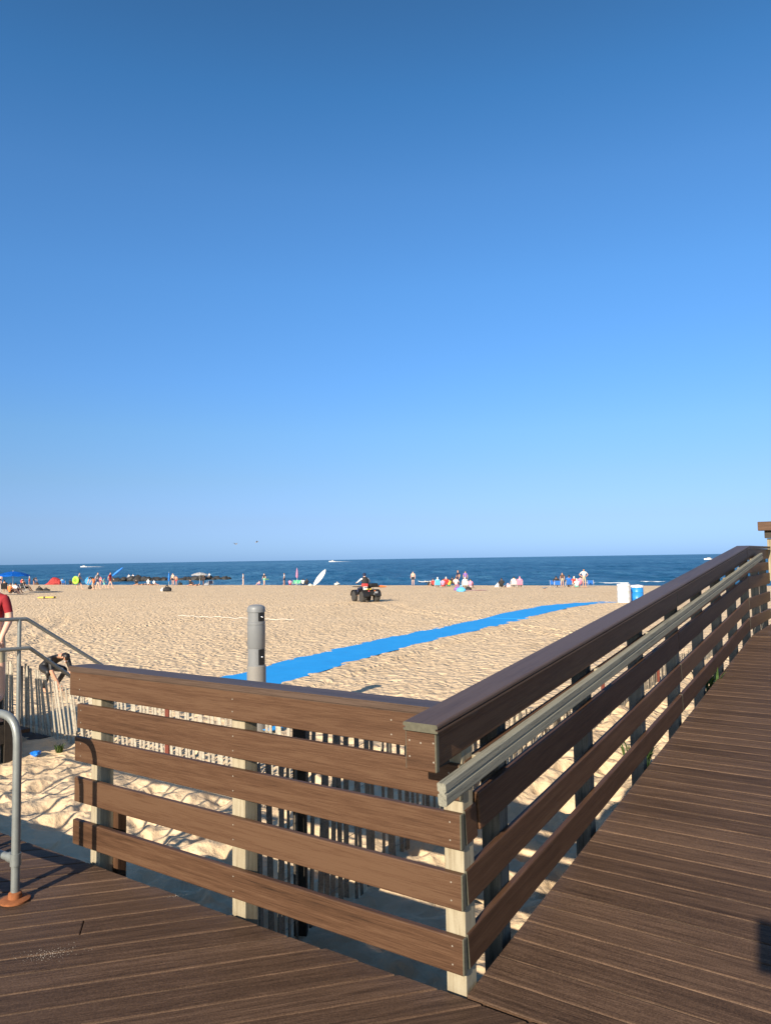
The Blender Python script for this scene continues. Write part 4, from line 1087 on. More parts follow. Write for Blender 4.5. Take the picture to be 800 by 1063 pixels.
# left cluster beneath the blue umbrella
umbrella(G(13.5, 616), 'royal', 'royal blue beach umbrella over seated people at the left edge', rad=1.25, h=1.75)
person('chair', G(5, 614.5), R(20), 'person in black sitting left of the blue umbrella pole', 'dark', 'dark', 'skin', group=BG, k=1)
chair(G(5, 614.5), R(20), 'dark', 'black beach chair left of the blue umbrella pole')
person('sit', G(10.5, 617), R(-30), 'person in orange sitting on the sand below the blue umbrella', 'orange', 'brownfab', 'skinL', 'hairB', group=BG, k=2)
person('sit', G(16, 616.5), R(-10), 'person in white top sitting right of the blue umbrella pole', 'white', 'navy', 'skin', group=BG, k=3)
chair(G(20.5, 615), R(-15), 'navy', 'navy beach chair second from the right near the blue umbrella')
person('chair', G(25.5, 614), R(-25), 'person in charcoal clothes reclining right of the blue umbrella', 'dark', 'dark', 'skin', group=BG, k=4)
chair(G(25.5, 614), R(-25), 'dark', 'charcoal beach chair rightmost near the blue umbrella')
blanket(G(20, 617.2), 2.0, 0.7, 'grey_cloth', 'grey beach towel in front of the people below the blue umbrella', 0.1)
blanket(G(48, 614.5), 2.6, 1.3, 'grey_cloth', 'grey beach blanket spread on the sand right of the blue umbrella', -0.15)
bundle(G(41, 613.2), 0.24, 'dark', 'black bag on the left of the grey beach blanket', (1.4, 1, 0.8), seed=3)
bundle(G(48, 613.4), 0.22, 'dark', 'black bag on the right of the grey beach blanket', (1.6, 1, 0.6), seed=4)
# yellow rescue board lying on the sand
bm = bmesh.new(); tube(bm, [(-0.55, 0, 0.07), (-0.45, 0, 0.08), (0.45, 0, 0.08), (0.55, 0, 0.07)], [0.03, 0.055, 0.055, 0.03], 10)
yf = tagthing('rescue_can', bm, M['yellow'], 'yellow rescue float lying on the sand left of the red tent walkers', 'float', None, G(49, 621.5), R(8))
for x in (-0.15, 0.46):
    b2 = bmesh.new(); tube(b2, [(x-0.05, 0, 0.08), (x+0.05, 0, 0.08)], 0.062, 10); link('black_band', b2, M['black'], yf, Matrix.Identity(4))
person('stand', G(1, 604), R(180), 'bare chested person standing at the far left beyond the blue umbrella', 'skinL', 'navy', 'skinL', bare=True, group=BG, k=5)
person('chair', G(24, 605.2), R(0), 'person in red in a chair right beyond the blue umbrella', 'red', 'red', 'skinL', group=BG, k=6)
chair(G(24, 605.2), R(0), 'red', 'red beach chair right beyond the blue umbrella')
person('stand', G(31, 605.5), R(100), 'person in a white and red outfit standing between blue umbrella and red tent', 'white', 'red', 'skin', group=BG, k=7, h=1.62)
person('bend', G(35.5, 605.5), R(-90), 'stooping person in black between blue umbrella and red tent', 'dark', 'dark', 'skin', group=BG, k=8)
bundle(G(38.5, 605.8), 0.28, 'brownfab', 'brown bag at the feet of the stooping person in black', (1.2, 1, 0.8), seed=8)
# red pop-up tent
def tent(loc, label):
    t = empty('beach_tent', loc, label, 'tent', None, R(10))
    bm = bmesh.new(); n = 10; rows = []
    Wt, Dt, Ht = 2.2, 1.4, 1.15
    for i in range(n+1):
        s = i/n; x = -Wt/2+Wt*s
        hh = Ht*(0.12+0.88*(math.sin(math.pi*min(1, s*0.62+0.19)))**1.0)*(0.2+0.8*sstep(0, 0.45, s))
        rows.append([bm.verts.new((x+0.10*math.sin(math.pi*q/8), Dt*(0.5-math.cos(math.pi*q/8)*0.5)-0.2, hh*math.sin(math.pi*q/8)**0.7)) for q in range(0, 9)])
    for a, b in zip(rows, rows[1:]):
        for k in range(8): bm.faces.new((a[k], a[k+1], b[k+1], b[k]))
    bmesh.ops.solidify(bm, geom=bm.faces[:], thickness=0.02)
    link('tent_shell', bm, M['tentred'], t, Matrix.Identity(4), smooth=False)
    bm = bmesh.new(); vs_ = [bm.verts.new(c) for c in ((0.28, -0.22, 0.05), (0.95, -0.22, 0.05), (0.85, -0.02, 0.72), (0.45, 0.0, 0.80))]; bm.faces.new(vs_); bmesh.ops.solidify(bm, geom=bm.faces[:], thickness=0.03)
    link('tent_door', bm, M['darkred'], t, Matrix.Identity(4))
tent(G(54.5, 606.2), 'coral red pop-up beach tent near the water on the left')
person('chair', G(65, 605.5), R(20), 'person in light blue sitting right of the red tent', 'cyan', 'navy', 'skin', group=BG, k=9)
chair(G(66, 605.4), R(20), 'blue', 'blue beach chair right of the red tent')
person('sit', G(73, 605), R(0), 'person in black sitting on the sand left of the walkers', 'dark', 'navy', 'skinD', group=BG, k=10)
person('sit', G(77, 605), R(30), 'person in brown sitting on the sand left of the lime green float', 'brownfab', 'dark', 'skin', group=BG, k=11)
# walkers
o, J = person('walk', G(82.5, 612), R(-80), 'walking dark haired person in navy shorts carrying a lime green float', 'grey_cloth', 'navy', 'skinL', h=1.72, group=BG, k=12)
p_ = o.location
bm = bmesh.new(); lathe(bm, [(0.20, -0.06), (0.34, -0.06), (0.40, 0.0), (0.34, 0.06), (0.20, 0.06), (0.17, 0.0), (0.20, -0.06)], 20, axis='X')
tagthing('swim_ring', bm, M['lime'], 'lime green swim ring carried by a walking person', 'swim ring', None, p_+Vector((-0.25, -0.30, 0.92)), R(70), True)
bm = bmesh.new(); bmesh.ops.create_uvsphere(bm, u_segments=20, v_segments=12, radius=0.42)
bb_ = G(93, 607.5)
umb = umbrella(bb_+Vector((0, 0.3, 0)), 'cyan', 'light blue beach umbrella tipped over behind the walkers', rad=0.72, h=1.2); umb.rotation_euler = (R(62), 0, R(20)); bm.free(); umb.location.z += 0.25
person('bend', G(97, 612), R(80), 'stooping dark haired person in red shorts among the walkers', 'dark', 'orange', 'skinL', group=BG, k=13, h=1.85)
bundle(G(93.8, 611.5), 0.20, 'dark', 'small black bag held low beside the stooping walker', (1, 0.7, 1.1), seed=11)
person('walk', G(101.5, 612), R(-100), 'tall walker in grey top and bare legs', 'grey_cloth', 'navy', 'skinL', group=BG, k=14, leg=0.4)
person('stand', G(104.5, 607), R(180), 'person in pink standing beyond the walkers', 'pink', 'red', 'skinL', h=1.3, group=BG, k=15)
person('walk', G(108.2, 610.5), R(-90), 'child in a mint green suit walking with the group', 'teal', 'teal', 'skinL', h=1.15, group=BG, k=16, leg=0.9)
o, J = person('walk', G(114.5, 611), R(-90), 'walker in a dark red top with bare legs holding a blue umbrella', 'darkred', 'darkred', 'skinL', group=BG, k=17, leg=0.3, h=1.75)
q = o.location
bm = bmesh.new(); a0 = q+Vector((0.15, 0.1, 1.25)); a1 = q+Vector((1.25, 0.2, 2.15)); tube(bm, [a0.lerp(a1, s) for s in (0, 0.12, 0.5, 0.9, 1.0)], [0.03, 0.10, 0.14, 0.08, 0.02], 10)
tagthing('folded_umbrella', bm, M['royal'], 'folded royal blue umbrella raised over the shoulder of a walker', 'umbrella', smooth=True)
# people on the far side and by the jetty
person('sit', G(141.5, 607.2), R(10), 'person in black sitting in front of the jetty, right of the walkers', 'dark', 'brownfab', 'skin', group=BG, k=18)
person('lie', G(146, 607.8), R(90), 'person in dark clothes lying on the sand in front of the jetty', 'brownfab', 'dark', 'skin', group=BG, k=19)
person('sit', G(154, 607.2), R(0), 'person in a large white shirt sitting in front of the jetty', 'white', 'white', 'skinL', 'white', group=BG, k=20, fat=1.25, sleeve=1.6)
person('lie', G(158, 607.8), R(-80), 'person in brown lying right of the white shirted sitter', 'brownfab', 'brownfab', 'skin', group=BG, k=21)
person('sit', G(160, 605.6), R(0), 'small person in white sitting behind the white shirted sitter', 'white', 'cream', 'skinL', 'white', group=BG, k=22, h=1.4)
bundle(G(173.5, 614), 0.34, 'dark', 'black bag lying alone on the open sand', (1.1, 1, 0.75), seed=21)
bundle(G(168.8, 613.8), 0.17, 'white', 'small white bag beside the lone black bag', (1, 1, 0.9), seed=22)
cu = G(175.5, 604.8)
t = empty('closed_umbrella', cu, 'closed blue beach umbrella standing upright beside a shirtless person', 'umbrella', 'beach umbrellas')
bm = bmesh.new(); tube(bm, [(0, 0, 0.5), (0, 0, 0.7), (0, 0, 1.2), (0, 0, 1.75)], [0.05, 0.14, 0.12, 0.02], 10); link('canopy', bm, M['royal'], t, Matrix.Identity(4))
bm = bmesh.new(); tube(bm, [(0, 0, -0.2), (0, 0, 1.85)], 0.02, 8); link('pole', bm, M['white'], t, Matrix.Identity(4))
person('stand', G(179.5, 605.3), R(160), 'shirtless person in dark shorts standing right of the closed blue umbrella', 'skinL', 'navy', 'skinL', bare=True, group=BG, k=23)
person('stand', G(183, 605.0), R(180), 'shirtless child standing close behind the shirtless adult', 'skin', 'red', 'skin', bare=True, group=BG, k=24, h=1.35)
bundle(G(187, 605.2), 0.3, 'dark', 'dark bag right of the shirtless pair', (1.1, 1, 0.8), seed=25)
umbrella(G(207.5, 607), 'white', 'white beach umbrella on a pale pole in front of the jetty', rad=1.2, h=1.75)
person('sit', G(197.5, 608), R(-20), 'person in black sitting left of the white umbrella', 'dark', 'dark', 'skin', group=BG, k=26)
person('lie', G(202, 608.4), R(80), 'person in brown lying left of the white umbrella pole', 'brownfab', 'brownfab', 'skin', group=BG, k=27)
person('stand', G(211.3, 607.8), R(150), 'person in dark clothes standing right of the white umbrella pole', 'dark', 'dark', 'skinD', group=BG, k=28, h=1.4)
bundle(G(215, 608), 0.3, 'grey_cloth', 'grey bag right of the white umbrella', (1.2, 1, 0.8), seed=28)
chair(G(219, 608), R(10), 'navy', 'navy beach chair at the right end of the white umbrella group')
# middle
person('stand', G(252.6, 606.8), R(90), 'person in a white top standing alone at the water, leftmost of the middle stretch', 'white', 'white', 'skinL', group=BG, k=29, h=1.62, leg=0.3)
person('sit', G(269.5, 606.8), R(60), 'child in pink sitting left of the person with the green float', 'paleP', 'purple', 'skinL', group=BG, k=30, h=1.3)
o, J = person('stand', G(274.3, 607), R(150), 'dark haired person in black and pale shorts holding a green float', 'dark', 'teal', 'skinL', group=BG, k=31, h=1.62)
bm = bmesh.new(); lathe(bm, [(0.02, -0.03), (0.30, -0.03), (0.36, 0.0), (0.30, 0.03), (0.02, 0.03)], 18); tagthing('float_disc', bm, M['lime'], 'green disc float held at waist height near the water', 'float', None, o.location+Vector((0.35, -0.2, 0.78)), 0, True)
person('stand', G(295.2, 606.9), R(90), 'person in a white shirt and dark shorts standing left of the pink furled umbrella', 'white', 'navy', 'skin', group=BG, k=32, h=1.66)
person('sit', G(301, 607), R(0), 'child in pink sitting between white shirt and furled umbrella', 'pink', 'red', 'skinL', group=BG, k=33, h=1.5)
cu = G(308.4, 607)
t = empty('closed_umbrella', cu, 'furled pink beach umbrella standing upright behind a green chair', 'umbrella', 'beach umbrellas')
bm = bmesh.new(); tube(bm, [(0, 0, 0.95), (0, 0, 1.1), (0, 0, 1.6), (0, 0, 2.2)], [0.05, 0.13, 0.11, 0.02], 10); link('canopy', bm, M['pink'], t, Matrix.Identity(4))
bm = bmesh.new(); tube(bm, [(0, 0, -0.2), (0, 0, 2.25)], 0.02, 8); link('pole', bm, M['white'], t, Matrix.Identity(4))
chair(G(306, 607.6), R(170), 'green', 'green beach chair below the furled pink umbrella')
chair(G(309.5, 607.7), R(165), 'green', 'green beach chair right of the furled pink umbrella')
person('sit', G(314.5, 607.4), R(0), 'person in a white shirt sitting right of the green chairs', 'white', 'dark', 'skinD', group=BG, k=34, fat=1.15)
person('sit', G(318.5, 607.3), R(10), 'person in black sitting left of the leaning white board', 'dark', 'dark', 'skinD', group=BG, k=35)
leaf_board(G(325.5, 608), 2.45, 0.62, 'white', 'white surfboard propped up at a slant on the sand', R(52), R(-90), R(72))
bundle(G(322, 608), 0.2, 'cream', 'cream bag at the foot of the slanted white surfboard', (1.3, 1, 0.6), seed=30)
bundle(G(350, 607.2), 0.28, 'cream', 'cream bag standing alone near the water left of the quad bike', (1.3, 1, 0.7), seed=31)
# right of the quad bike
person('stand', G(428.7, 607.5), R(170), 'shirtless person in dark shorts standing alone right of the quad bike', 'skinL', 'dark', 'skinL', bare=True, group=BG, k=36, h=1.72)
leaf_board(G(434, 607.0)+Vector((0, 0, 0.42)), 1.5, 0.5, 'white', 'white board lying flat beside the lone shirtless person', 0, R(-88), 0.1)
leaf_board(G(440.5, 607.6)+Vector((0, 0, 0.42)), 1.6, 0.5, 'cream', 'cream board lying flat on a dark stand left of the crowd', R(3), R(-86), 0.1)
bundle(G(445, 607.6), 0.25, 'dark', 'dark bag under the end of the cream board', (0.8, 1, 1.0), seed=33)
person('sit', G(449.5, 609), R(20), 'person in red sitting at the left end of the crowd', 'red', 'brownfab', 'skinL', 'hairB', group=BG, k=37)
person('chair', G(454, 610), R(0), 'person in light blue with a white hat in the crowd', 'cyan', 'cyan', 'skinL', 'white', group=BG, k=38, h=1.7)
chair(G(454, 610), R(0), 'cyan', 'light blue beach chair in the crowd')
person('sit', G(459.5, 609.5), R(-10), 'person in pink sitting in the crowd beside the light blue chair', 'pink', 'red', 'skinL', 'hairB', group=BG, k=39)
person('chair', G(462.5, 609.2), R(10), 'person in red with pale hair in the crowd', 'red', 'orange', 'skinL', 'cream', group=BG, k=40)
chair(G(462.5, 609.2), R(10), 'red', 'red beach chair in the crowd')
person('sit', G(466, 609.2), R(0), 'person in yellow sitting in the middle of the crowd', 'yellow', 'green', 'skin', group=BG, k=41)
person('chair', G(470, 608.4), R(-30), 'person in black sitting in the middle of the crowd', 'dark', 'dark', 'skinD', group=BG, k=42)
chair(G(470, 608.4), R(-30), 'dark', 'black beach chair in the middle of the crowd')
person('chair', G(473.5, 611), R(-20), 'person in pale pink sitting at the front of the crowd', 'paleP', 'pink', 'skinL', 'hairB', group=BG, k=43)
o, J = person('stand', G(475.5, 609.5), R(120), 'tall person in navy standing in the crowd', 'navy', 'navy', 'skin', group=BG, k=44, leg=1.5, h=1.78)
person('stand', G(483, 606.8), R(180), 'person in purple standing at the back of the crowd near the water', 'purple', 'navy', 'skin', group=BG, k=45)
person('chair', G(482.5, 610.5), R(0), 'person in white with white hat at the right of the crowd', 'white', 'white', 'skinL', 'white', group=BG, k=46, fat=1.15)
chair(G(482.5, 610.5), R(0), 'white', 'white beach chair at the right of the crowd')
person('sit', G(488, 610.5), R(-20), 'person in pink sitting at the right end of the crowd', 'pink', 'paleP', 'skinL', 'hairB', group=BG, k=47)
blanket(G(490, 613), 2.2, 1.2, 'paleP', 'pale pink blanket in front of the right of the crowd', 0.1)
bundle(G(486, 612.5), 0.22, 'dark', 'black bag on the pale pink blanket', (1.2, 1, 0.8), seed=40)
bundle(G(478.5, 614.2), 0.28, 'cyan', 'bright blue bag in front of the crowd', (1.2, 1, 0.8), seed=41)
bundle(G(475, 613), 0.26, 'purple', 'purple bag in front of the crowd left of the bright blue bag', (1.2, 1, 0.8), seed=42)
# next groups
bundle(G(516.5, 609.6), 0.25, 'white', 'white bag left of the lone dark sitter', (1.2, 1, 0.8), seed=43)
person('sit', G(520.5, 609.8), R(0), 'person with dark skin and black swimwear sitting apart', 'dark', 'dark', 'skinD', group=BG, k=48, h=1.85)
bundle(G(527, 609.6), 0.26, 'paleP', 'pale pink cooler bag right of the lone dark sitter', (1.3, 1, 0.7), seed=44)
person('chair', G(533, 609.6), R(0), 'person in white with a dark cap in a pair of sitters', 'white', 'white', 'skinL', 'hair', group=BG, k=49, fat=1.1)
chair(G(533, 609.6), R(0), 'white', 'white beach chair in the pair of sitters')
person('chair', G(539.3, 609.7), R(-10), 'person in pink in a pair of sitters', 'pink', 'purple', 'skinL', 'pink', group=BG, k=50)
chair(G(539.3, 609.7), R(-10), 'pink', 'pink beach chair in the pair of sitters')
# a gull on the sand
def gull(loc, label, rz, flying, s=1.0):
    t = empty('seagull', loc, label, 'bird', 'seagulls', rz)
    bm = bmesh.new(); tube(bm, [(0, -0.22*s, 0.0), (0, -0.12*s, 0.01), (0, 0.05*s, 0.0), (0, 0.15*s, 0.03), (0, 0.21*s, 0.04), (0, 0.27*s, 0.03)], [0.015*s, 0.055*s, 0.075*s, 0.04*s, 0.04*s, 0.008*s], 10); link('body', bm, M['gull'], t, Matrix.Identity(4))
    for sg in (-1, 1):
        bm = bmesh.new()
        pts_ = [(0.04, 0.10, 0.02), (0.30, 0.16, 0.16), (0.66, 0.02, 0.10), (0.30, 0.0, 0.14), (0.04, -0.08, 0.02)] if flying else [(0.05, 0.08, 0.03), (0.08, 0.0, 0.04), (0.04, -0.26, 0.03), (0.06, -0.1, 0.0), (0.07, 0.05, -0.02)]
        f = bm.faces.new([bm.verts.new((sg*x*s, y*s, z*s)) for x, y, z in pts_]); bmesh.ops.solidify(bm, geom=[f], thickness=0.012*s)
        link('wing', bm, M['gull'], t, Matrix.Identity(4))
    if not flying:
        bm = bmesh.new()
        for x in (-0.03, 0.03): tube(bm, [(x, 0, -0.02), (x, 0.01, -0.17)], 0.008, 6)
        link('legs', bm, M['orange'], t, Matrix.Identity(4))
    return t
gull(G(565, 612.5)+Vector((0, 0, 0.17)), 'small dark gull standing on the sand between two groups', R(-60), False, 1.1)
gull(at_depth(245, 564.8, 95), 'left gull of the two flying over the sea', R(60), True)
g2 = gull(at_depth(266.5, 562.8, 105), 'right gull of the two flying over the sea', R(-85), True); g2.rotation_euler.x = 0.3
# right group
chair(G(574, 609.4), R(-20), 'blue', 'blue beach chair at the left of the right hand group')
person('chair', G(577, 609.8), R(-10), 'person in black sitting at the left of the right hand group', 'dark', 'blue', 'skinD', group=BG, k=51, h=1.8)
chair(G(578.5, 610.0), R(-10), 'blue', 'second blue beach chair in the right hand group')
person('stand', G(583.5, 609.4), R(150), 'person with dark hair and tan swimwear in the right hand group', 'brownfab', 'khaki', 'skin', group=BG, k=52, h=1.45)
person('chair', G(590, 609.6), R(0), 'person in a bright blue shirt in the right hand group', 'blue', 'blue', 'skinD', group=BG, k=53, h=1.95)
chair(G(590, 609.6), R(0), 'blue', 'blue beach chair under the person in the bright blue shirt')
person('chair', G(595, 609.6), R(10), 'person in red with a pale hat in the right hand group', 'red', 'white', 'skinL', 'cream', group=BG, k=54)
person('sit', G(598.5, 610.3), R(0), 'person in mint green and white sitting in the right hand group', 'white', 'teal', 'skinL', 'cream', group=BG, k=55)
person('chair', G(601.8, 609.8), R(0), 'person in pink in the right hand group beside the standing person', 'pink', 'pink', 'skinL', 'hairB', group=BG, k=56)
person('akimbo', G(606, 609.9), R(180), 'standing person in white shirt and khaki shorts in the right hand group', 'white', 'khaki', 'skin', 'hair', group=BG, k=57, h=1.78, leg=0.9)
chair(G(612.8, 609.3), R(-20), 'blue', 'blue beach chair at the right end of the right hand group')

# drums
def drum(loc, mat, label, marks=False, rz=0.0):
    t = empty('drum', loc, label, 'drum', 'litter drums by the mat', rz)
    bm = bmesh.new(); lathe(bm, [(0.275, 0.0), (0.285, 0.02), (0.28, 0.03), (0.28, 0.28), (0.288, 0.295), (0.28, 0.31), (0.28, 0.58), (0.288, 0.595), (0.28, 0.61), (0.28, 0.86), (0.288, 0.875), (0.288, 0.885), (0.262, 0.885), (0.26, 0.70)], 32); link('shell', bm, mat, t, Matrix.Identity(4))
    # liner bag folded over the rim
    bm = bmesh.new(); n = 32; rows = []
    for q in range(4):
        row = []
        for k in range(n):
            a = 2*math.pi*k/n; fl = 0.02*noise.noise(Vector((math.cos(a)*3+loc.x, math.sin(a)*3, q)))
            r_ = (0.296, 0.292, 0.262, 0.20)[q]+fl*0.4; z_ = (0.80, 0.895, 0.90, 0.80)[q]+fl*(2.2 if q == 0 else 0.8)
            row.append(bm.verts.new((r_*math.cos(a), r_*math.sin(a), z_)))
        rows.append(row)
    for a, b in zip(rows, rows[1:]):
        for k in range(n): bm.faces.new((a[k], a[(k+1) % n], b[(k+1) % n], b[k]))
    bm.faces.new(rows[-1]); link('liner', bm, M['white'], t, Matrix.Identity(4), smooth=True)
    if marks:
        bm = bmesh.new()
        def wrap(pts): return [Vector((0.284*math.sin(x/0.284), -0.284*math.cos(x/0.284), z)) for x, z in pts]
        tube(bm, wrap([(-0.20+0.02*k, 0.46+0.0006*k*k) for k in range(12)]), 0.008, 5)
        tube(bm, wrap([(0.05+0.09*math.cos(0.5*k), 0.52+0.10*math.sin(0.5*k)) for k in range(10)]), 0.008, 5)
        tube(bm, wrap([(-0.15+0.025*k, 0.36+0.015*math.sin(k*1.3)) for k in range(14)]), 0.009, 5)
        tube(bm, wrap([(-0.18+0.025*k, 0.31+0.012*math.sin(k*1.7)) for k in range(13)]), 0.006, 5)
        link('drum_marking', bm, M['mark'], t, Matrix.Identity(4))
    return t
d1 = at_depth(647, 620, 34.0); d2 = at_depth(661.0, 620, 34.6)
drum(Vector((d1.x, d1.y, macro(d1.x, d1.y)-0.02)), M['white'], 'white litter drum with faint grey markings left of the blue drum', True, R(-18))
drum(Vector((d2.x, d2.y, macro(d2.x, d2.y)-0.10)), M['barrelblue'], 'bright blue litter drum right of the white drum')

# pale rope lying over the sand
bm = bmesh.new(); ra = G(185, 640.5); rb = G(305, 645.0)
tube(bm, [ra.lerp(rb, k/30)+Vector((0, 0.15*math.sin(k*0.7), 0.05+0.02*math.sin(k*1.9))) for k in range(31)], 0.013, 6)
tagthing('rope', bm, M['rope'], 'pale rope lying across the sand behind the shower bollard', 'rope')
# blue litter by the fence
lp = at_depth(38, 770, 8.4); 
bm = bmesh.new(); bmesh.ops.create_icosphere(bm, subdivisions=3, radius=0.055)
for v in bm.verts: v.co = v.co*(1+0.5*noise.noise(v.co*30))*1.0; v.co.z *= 0.5
tagthing('plastic_bag', bm, M['royal'], 'crumpled blue plastic bag on the sand at the foot of the fence', 'litter', None, Vector((lp.x, lp.y, SAND+0.05)))

# sand spilled on the deck
bm = bmesh.new(); rg = random.Random(9)
for (px, py, sx, sy, n) in ((52, 990, 0.06, 0.03, 200), (183, 930, 0.03, 0.010, 25)):
    d_ = fw + (px-PHOTO_W/2)/FPX*rt - (py-PHOTO_H/2)/FPX*up; c_ = Vector((0, 0, EYE)) + d_*(-EYE/d_.z)
    for k in range(n):
        q = c_ + dx*rg.gauss(0, sx) + dy*rg.gauss(0, sy); r_ = rg.uniform(0.0007, 0.0017)
        v_ = [bm.verts.new((q.x+r_*math.cos(a+k), q.y+r_*math.sin(a+k), 0.0004)) for a in (0, 2.1, 4.2)] + [bm.verts.new((q.x, q.y, 0.0004+r_*0.9))]
        for f in ((0, 1, 3), (1, 2, 3), (2, 0, 3)): bm.faces.new([v_[i] for i in f])
o = link('spilled_sand', bm, M['rope']); tag(o, 'pale sand grains spilled on the lower deck planks', 'sand', None, 'stuff')

# weeds
def weed(loc, n, hgt, label, seed):
    rnd = random.Random(seed); bm = bmesh.new()
    for k in range(n):
        a = rnd.uniform(0, 6.28); r_ = rnd.uniform(0.1, 0.6)*hgt; L = hgt*rnd.uniform(0.5, 1.0)
        d = Vector((math.cos(a), math.sin(a), 0)); sd_ = Vector((-d.y, d.x, 0))*min(hgt*0.05, 0.012)
        b = Vector((rnd.uniform(-1, 1), rnd.uniform(-1, 1), 0))*hgt*0.25
        m_ = b+d*r_*0.5+Z*L*0.7; e = b+d*r_+Z*L
        f1 = [bm.verts.new(c) for c in (b-sd_*0.3, b+sd_*0.3, m_+sd_, m_-sd_)]; bm.faces.new(f1)
        v_ = bm.verts.new(e); bm.faces.new((f1[3], f1[2], v_))
    bm2 = bm
    return tagthing('weed', bm2, M['leaf'], label, 'plant', 'small weeds', loc)
weed(P(5.25, 0.10, 0.30), 60, 0.32, 'green weed growing up through the ramp railing near its top', 1)
weed(P(4.9, 0.70, SAND), 50, 0.42, 'wider green weed growing out of the sand behind the upper part of the ramp railing', 2)
wl = at_depth(62, 772, 8.6); weed(Vector((wl.x, wl.y, SAND)), 90, 0.11, 'low green weed at the foot of the leaning fence', 3)

# ------------------------------------------------------------------ jetty, boats
def jetty():
    bm = bmesh.new(); rnd = random.Random(5)
    A = at_depth(118, 600.5, 172); B = at_depth(236, 600.5, 172)
    for k in range(150):
        s = rnd.random(); p = A.lerp(B, s); p.z = WATER
        r_ = rnd.uniform(0.5, 1.1)*(1.0 if s < 0.92 else 0.7)
        res = bmesh.ops.create_icosphere(bm, subdivisions=2, radius=r_)
        o_ = Vector((p.x, p.y+rnd.uniform(-2, 2), WATER+rnd.uniform(-0.2, 0.35+0.3*math.sin(s*9))))
        for v in res['verts']: v.co = v.co*(1+0.35*noise.noise(v.co*1.4+o_)); v.co.z *= 0.75; v.co += o_
    o = tagthing('rock_jetty', bm, M['rock'], 'low dark rock jetty lying in the water on the left', 'jetty')
jetty()
for px, py, lb in ((134, 597.5, 'left white clad person standing on the jetty'), (138.3, 597.3, 'right white clad person of the two on the left of the jetty'), (217.5, 596.5, 'person in white standing on the right end of the jetty')):
    q = at_depth(px, 597.5, 172); person('sit', Vector((q.x, q.y, WATER+0.75)), R(180), lb.replace('standing', 'sitting'), 'white', 'white', 'skinL', 'white', group=BG, k=int(px), h=1.8, sleeve=1.5, leg=1.6)
def boat(px, D, L, label, rz):
    q = at_depth(px, 580, D); loc = Vector((q.x, q.y, WATER))
    t = empty('motor_boat', loc, label, 'boat', 'motor boats on the horizon', rz)
    bm = bmesh.new(); n = 10; rows = []
    for i in range(n+1):
        s = i/n; wd = 0.16*L*(1-max(0, s-0.45)**2*3.2); wd = max(wd, 0.01*L)
        z1 = 0.10*L+0.05*L*s*s
        rows.append([bm.verts.new(c) for c in ((-L/2+L*s, -wd, z1), (-L/2+L*s, -wd*0.8, 0.0), (-L/2+L*s, 0, -0.05*L), (-L/2+L*s, wd*0.8, 0.0), (-L/2+L*s, wd, z1))])
    for a, b in zip(rows, rows[1:]):
        for k in range(4): bm.faces.new((a[k], a[k+1], b[k+1], b[k]))
        bm.faces.new((a[4], a[0], b[0], b[4]))
    bm.faces.new(rows[0]); bm.faces.new(rows[-1][::-1]); bmesh.ops.recalc_face_normals(bm, faces=bm.faces)
    link('hull', bm, M['white'], t, Matrix.Identity(4))
    bm = bmesh.new(); box(bm, (0, 0, 0.17*L), (0.34*L, 0.22*L, 0.13*L), bevel=0.02*L); link('cabin', bm, M['white'], t, Matrix.Identity(4))
    bm = bmesh.new(); box(bm, (0.01*L, 0, 0.19*L), (0.345*L, 0.225*L, 0.035*L)); link('windows', bm, M['dark'], t, Matrix.Identity(4))
    bm = bmesh.new(); m = 16; rows = []
    for i in range(m+1):
        s = i/m; x = -L/2-L*2.4*s; wd = (0.10+0.25*s)*L
        rows.append([bm.verts.new((x, wd*k, 0.06*L*(1-s)*(1-abs(k))+0.10+0.15*noise.noise(Vector((s*9, k, L))))) for k in (-1, -0.5, 0, 0.5, 1)])
    for a, b in zip(rows, rows[1:]):
        for k in range(4): bm.faces.new((a[k], a[k+1], b[k+1], b[k]))
    o = link('wake', bm, M['foam'], M=Matrix.Translation(loc) @ Matrix.Rotation(rz, 4, 'Z')); tag(o, label.replace('motor boat', 'foamy wake of the motor boat') , 'wake', None, 'stuff')
boat(87.5, 900, 8.5, 'small white motor boat on the left near the horizon', R(180))
boat(345, 1500, 14, 'small white motor boat in the middle near the horizon', R(180))
boat(735, 560, 7.0, 'small white motor boat on the right just above the ramp railing', R(180))

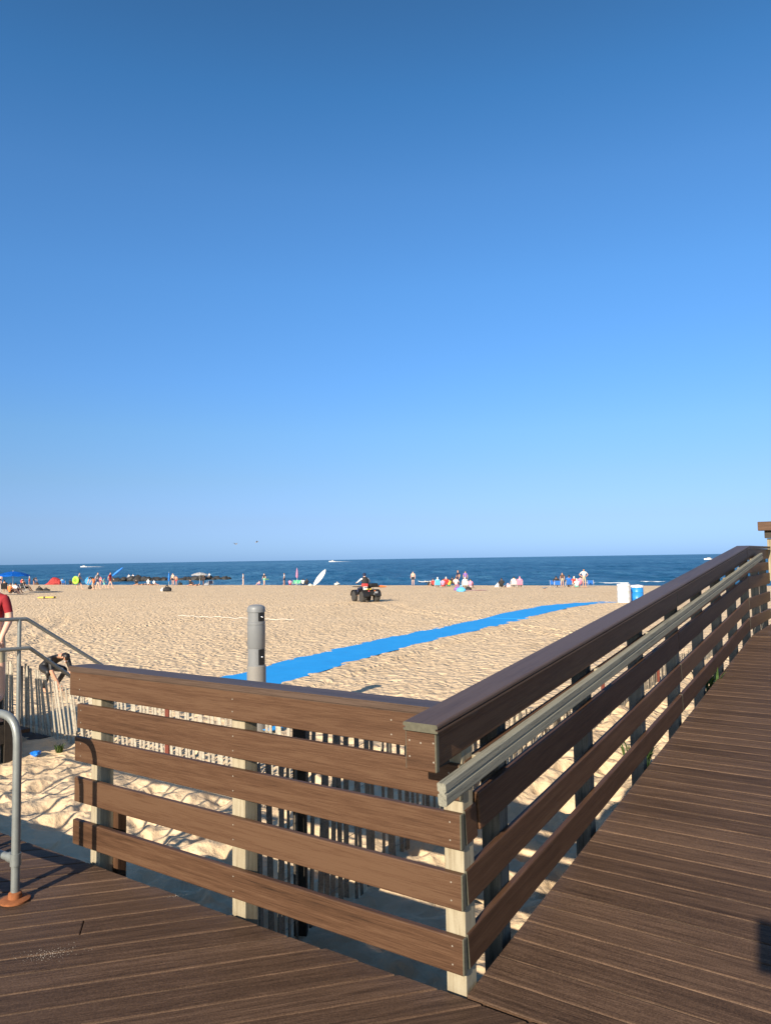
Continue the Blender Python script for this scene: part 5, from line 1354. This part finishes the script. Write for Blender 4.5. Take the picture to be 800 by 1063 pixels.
# breaking foam near the shore
def foam(px0, px1, D, label, seed):
    bm = bmesh.new(); n = 40; rows = []
    a = at_depth(px0, 605, D); b = at_depth(px1, 605, D*0.97)
    for i in range(n+1):
        s = i/n; p = a.lerp(b, s); p.z = WATER; wd = 0.4*max(0.0, noise.noise(Vector((s*5, seed, 0)))+0.45)*math.sin(math.pi*s)**0.4
        rows.append([bm.verts.new((p.x, p.y+wd*k+0.8*noise.noise(Vector((s*6, seed, 3))), WATER+0.03+0.10*(1-k*k))) for k in (-1, -0.5, 0, 0.5, 1)])
    for r0_, r1_ in zip(rows, rows[1:]):
        for k in range(4): bm.faces.new((r0_[k], r0_[k+1], r1_[k+1], r1_[k]))
    o = link('wave_foam', bm, M['foam'], smooth=True); tag(o, label, 'foam', None, 'stuff')
foam(606, 652, 116, 'white foam of a small breaking wave left behind the drums', 1)
foam(664, 692, 118, 'white foam of a small breaking wave right behind the drums', 4)

# ------------------------------------------------------------------ unseen things put in behind and beside the viewpoint to throw shadows into view
t = empty('ramp_shadow_caster', P(-3.34, -1.93, 0), 'unseen board on a timber post added behind the viewpoint to cast a shadow', 'shadow caster')  # added out of view so its board's shadow falls on the ramp
off = Matrix.Translation(-t.location)
FMs = frame(C0, U, V)
bm = bmesh.new(); box(bm, (-3.34, -1.93, 1.07), (0.06, 0.06, 2.14), M=FMs, bevel=0.004); link('caster_post', bm, M['post'], t, off)
bm = bmesh.new(); box(bm, (-3.30, -1.74, 2.018), (0.02, 0.50, 0.215), M=FMs, bevel=0.004); link('caster_board', bm, M['white'], t, off)
t = empty('fence_shade_caster', P(0.3, 7.5, 0), 'unseen board on two timber posts added beside the beach stairs to shade the fence', 'shadow caster')  # added out of view to shade the left end of the far fence
off = Matrix.Translation(-t.location)
for b in (6.95, 8.2):
    bm = bmesh.new(); box(bm, (0.3, b, 0.75), (0.09, 0.09, 1.5), M=FMs, bevel=0.004); link('shade_post', bm, M['post'], t, off)
bm = bmesh.new(); box(bm, (0.22, 7.575, 1.12), (0.03, 1.40, 0.62), M=FMs, bevel=0.004); link('shade_panel', bm, M['green'], t, off)
t = empty('baluster_railing', P(-0.9, 2.9, 0), 'thin bar railing on the deck left of the viewpoint', 'railing')
off = Matrix.Translation(-t.location)
for z_, r_ in ((1.02, 0.02), (0.12, 0.016)):
    bm = bmesh.new(); tube(bm, [P(-0.9, 2.9, z_), P(-0.9, 5.7, z_)], r_, 8); link('rail_bar', bm, M['galv'], t, off)
for k in range(15):
    bm = bmesh.new(); tube(bm, [P(-0.9, 2.95+0.19*k, 0.12), P(-0.9, 2.95+0.19*k, 1.02)], 0.013, 6); link('baluster', bm, M['galv'], t, off)

scene.render.engine = 'CYCLES'
scene.cycles.max_bounces = 6
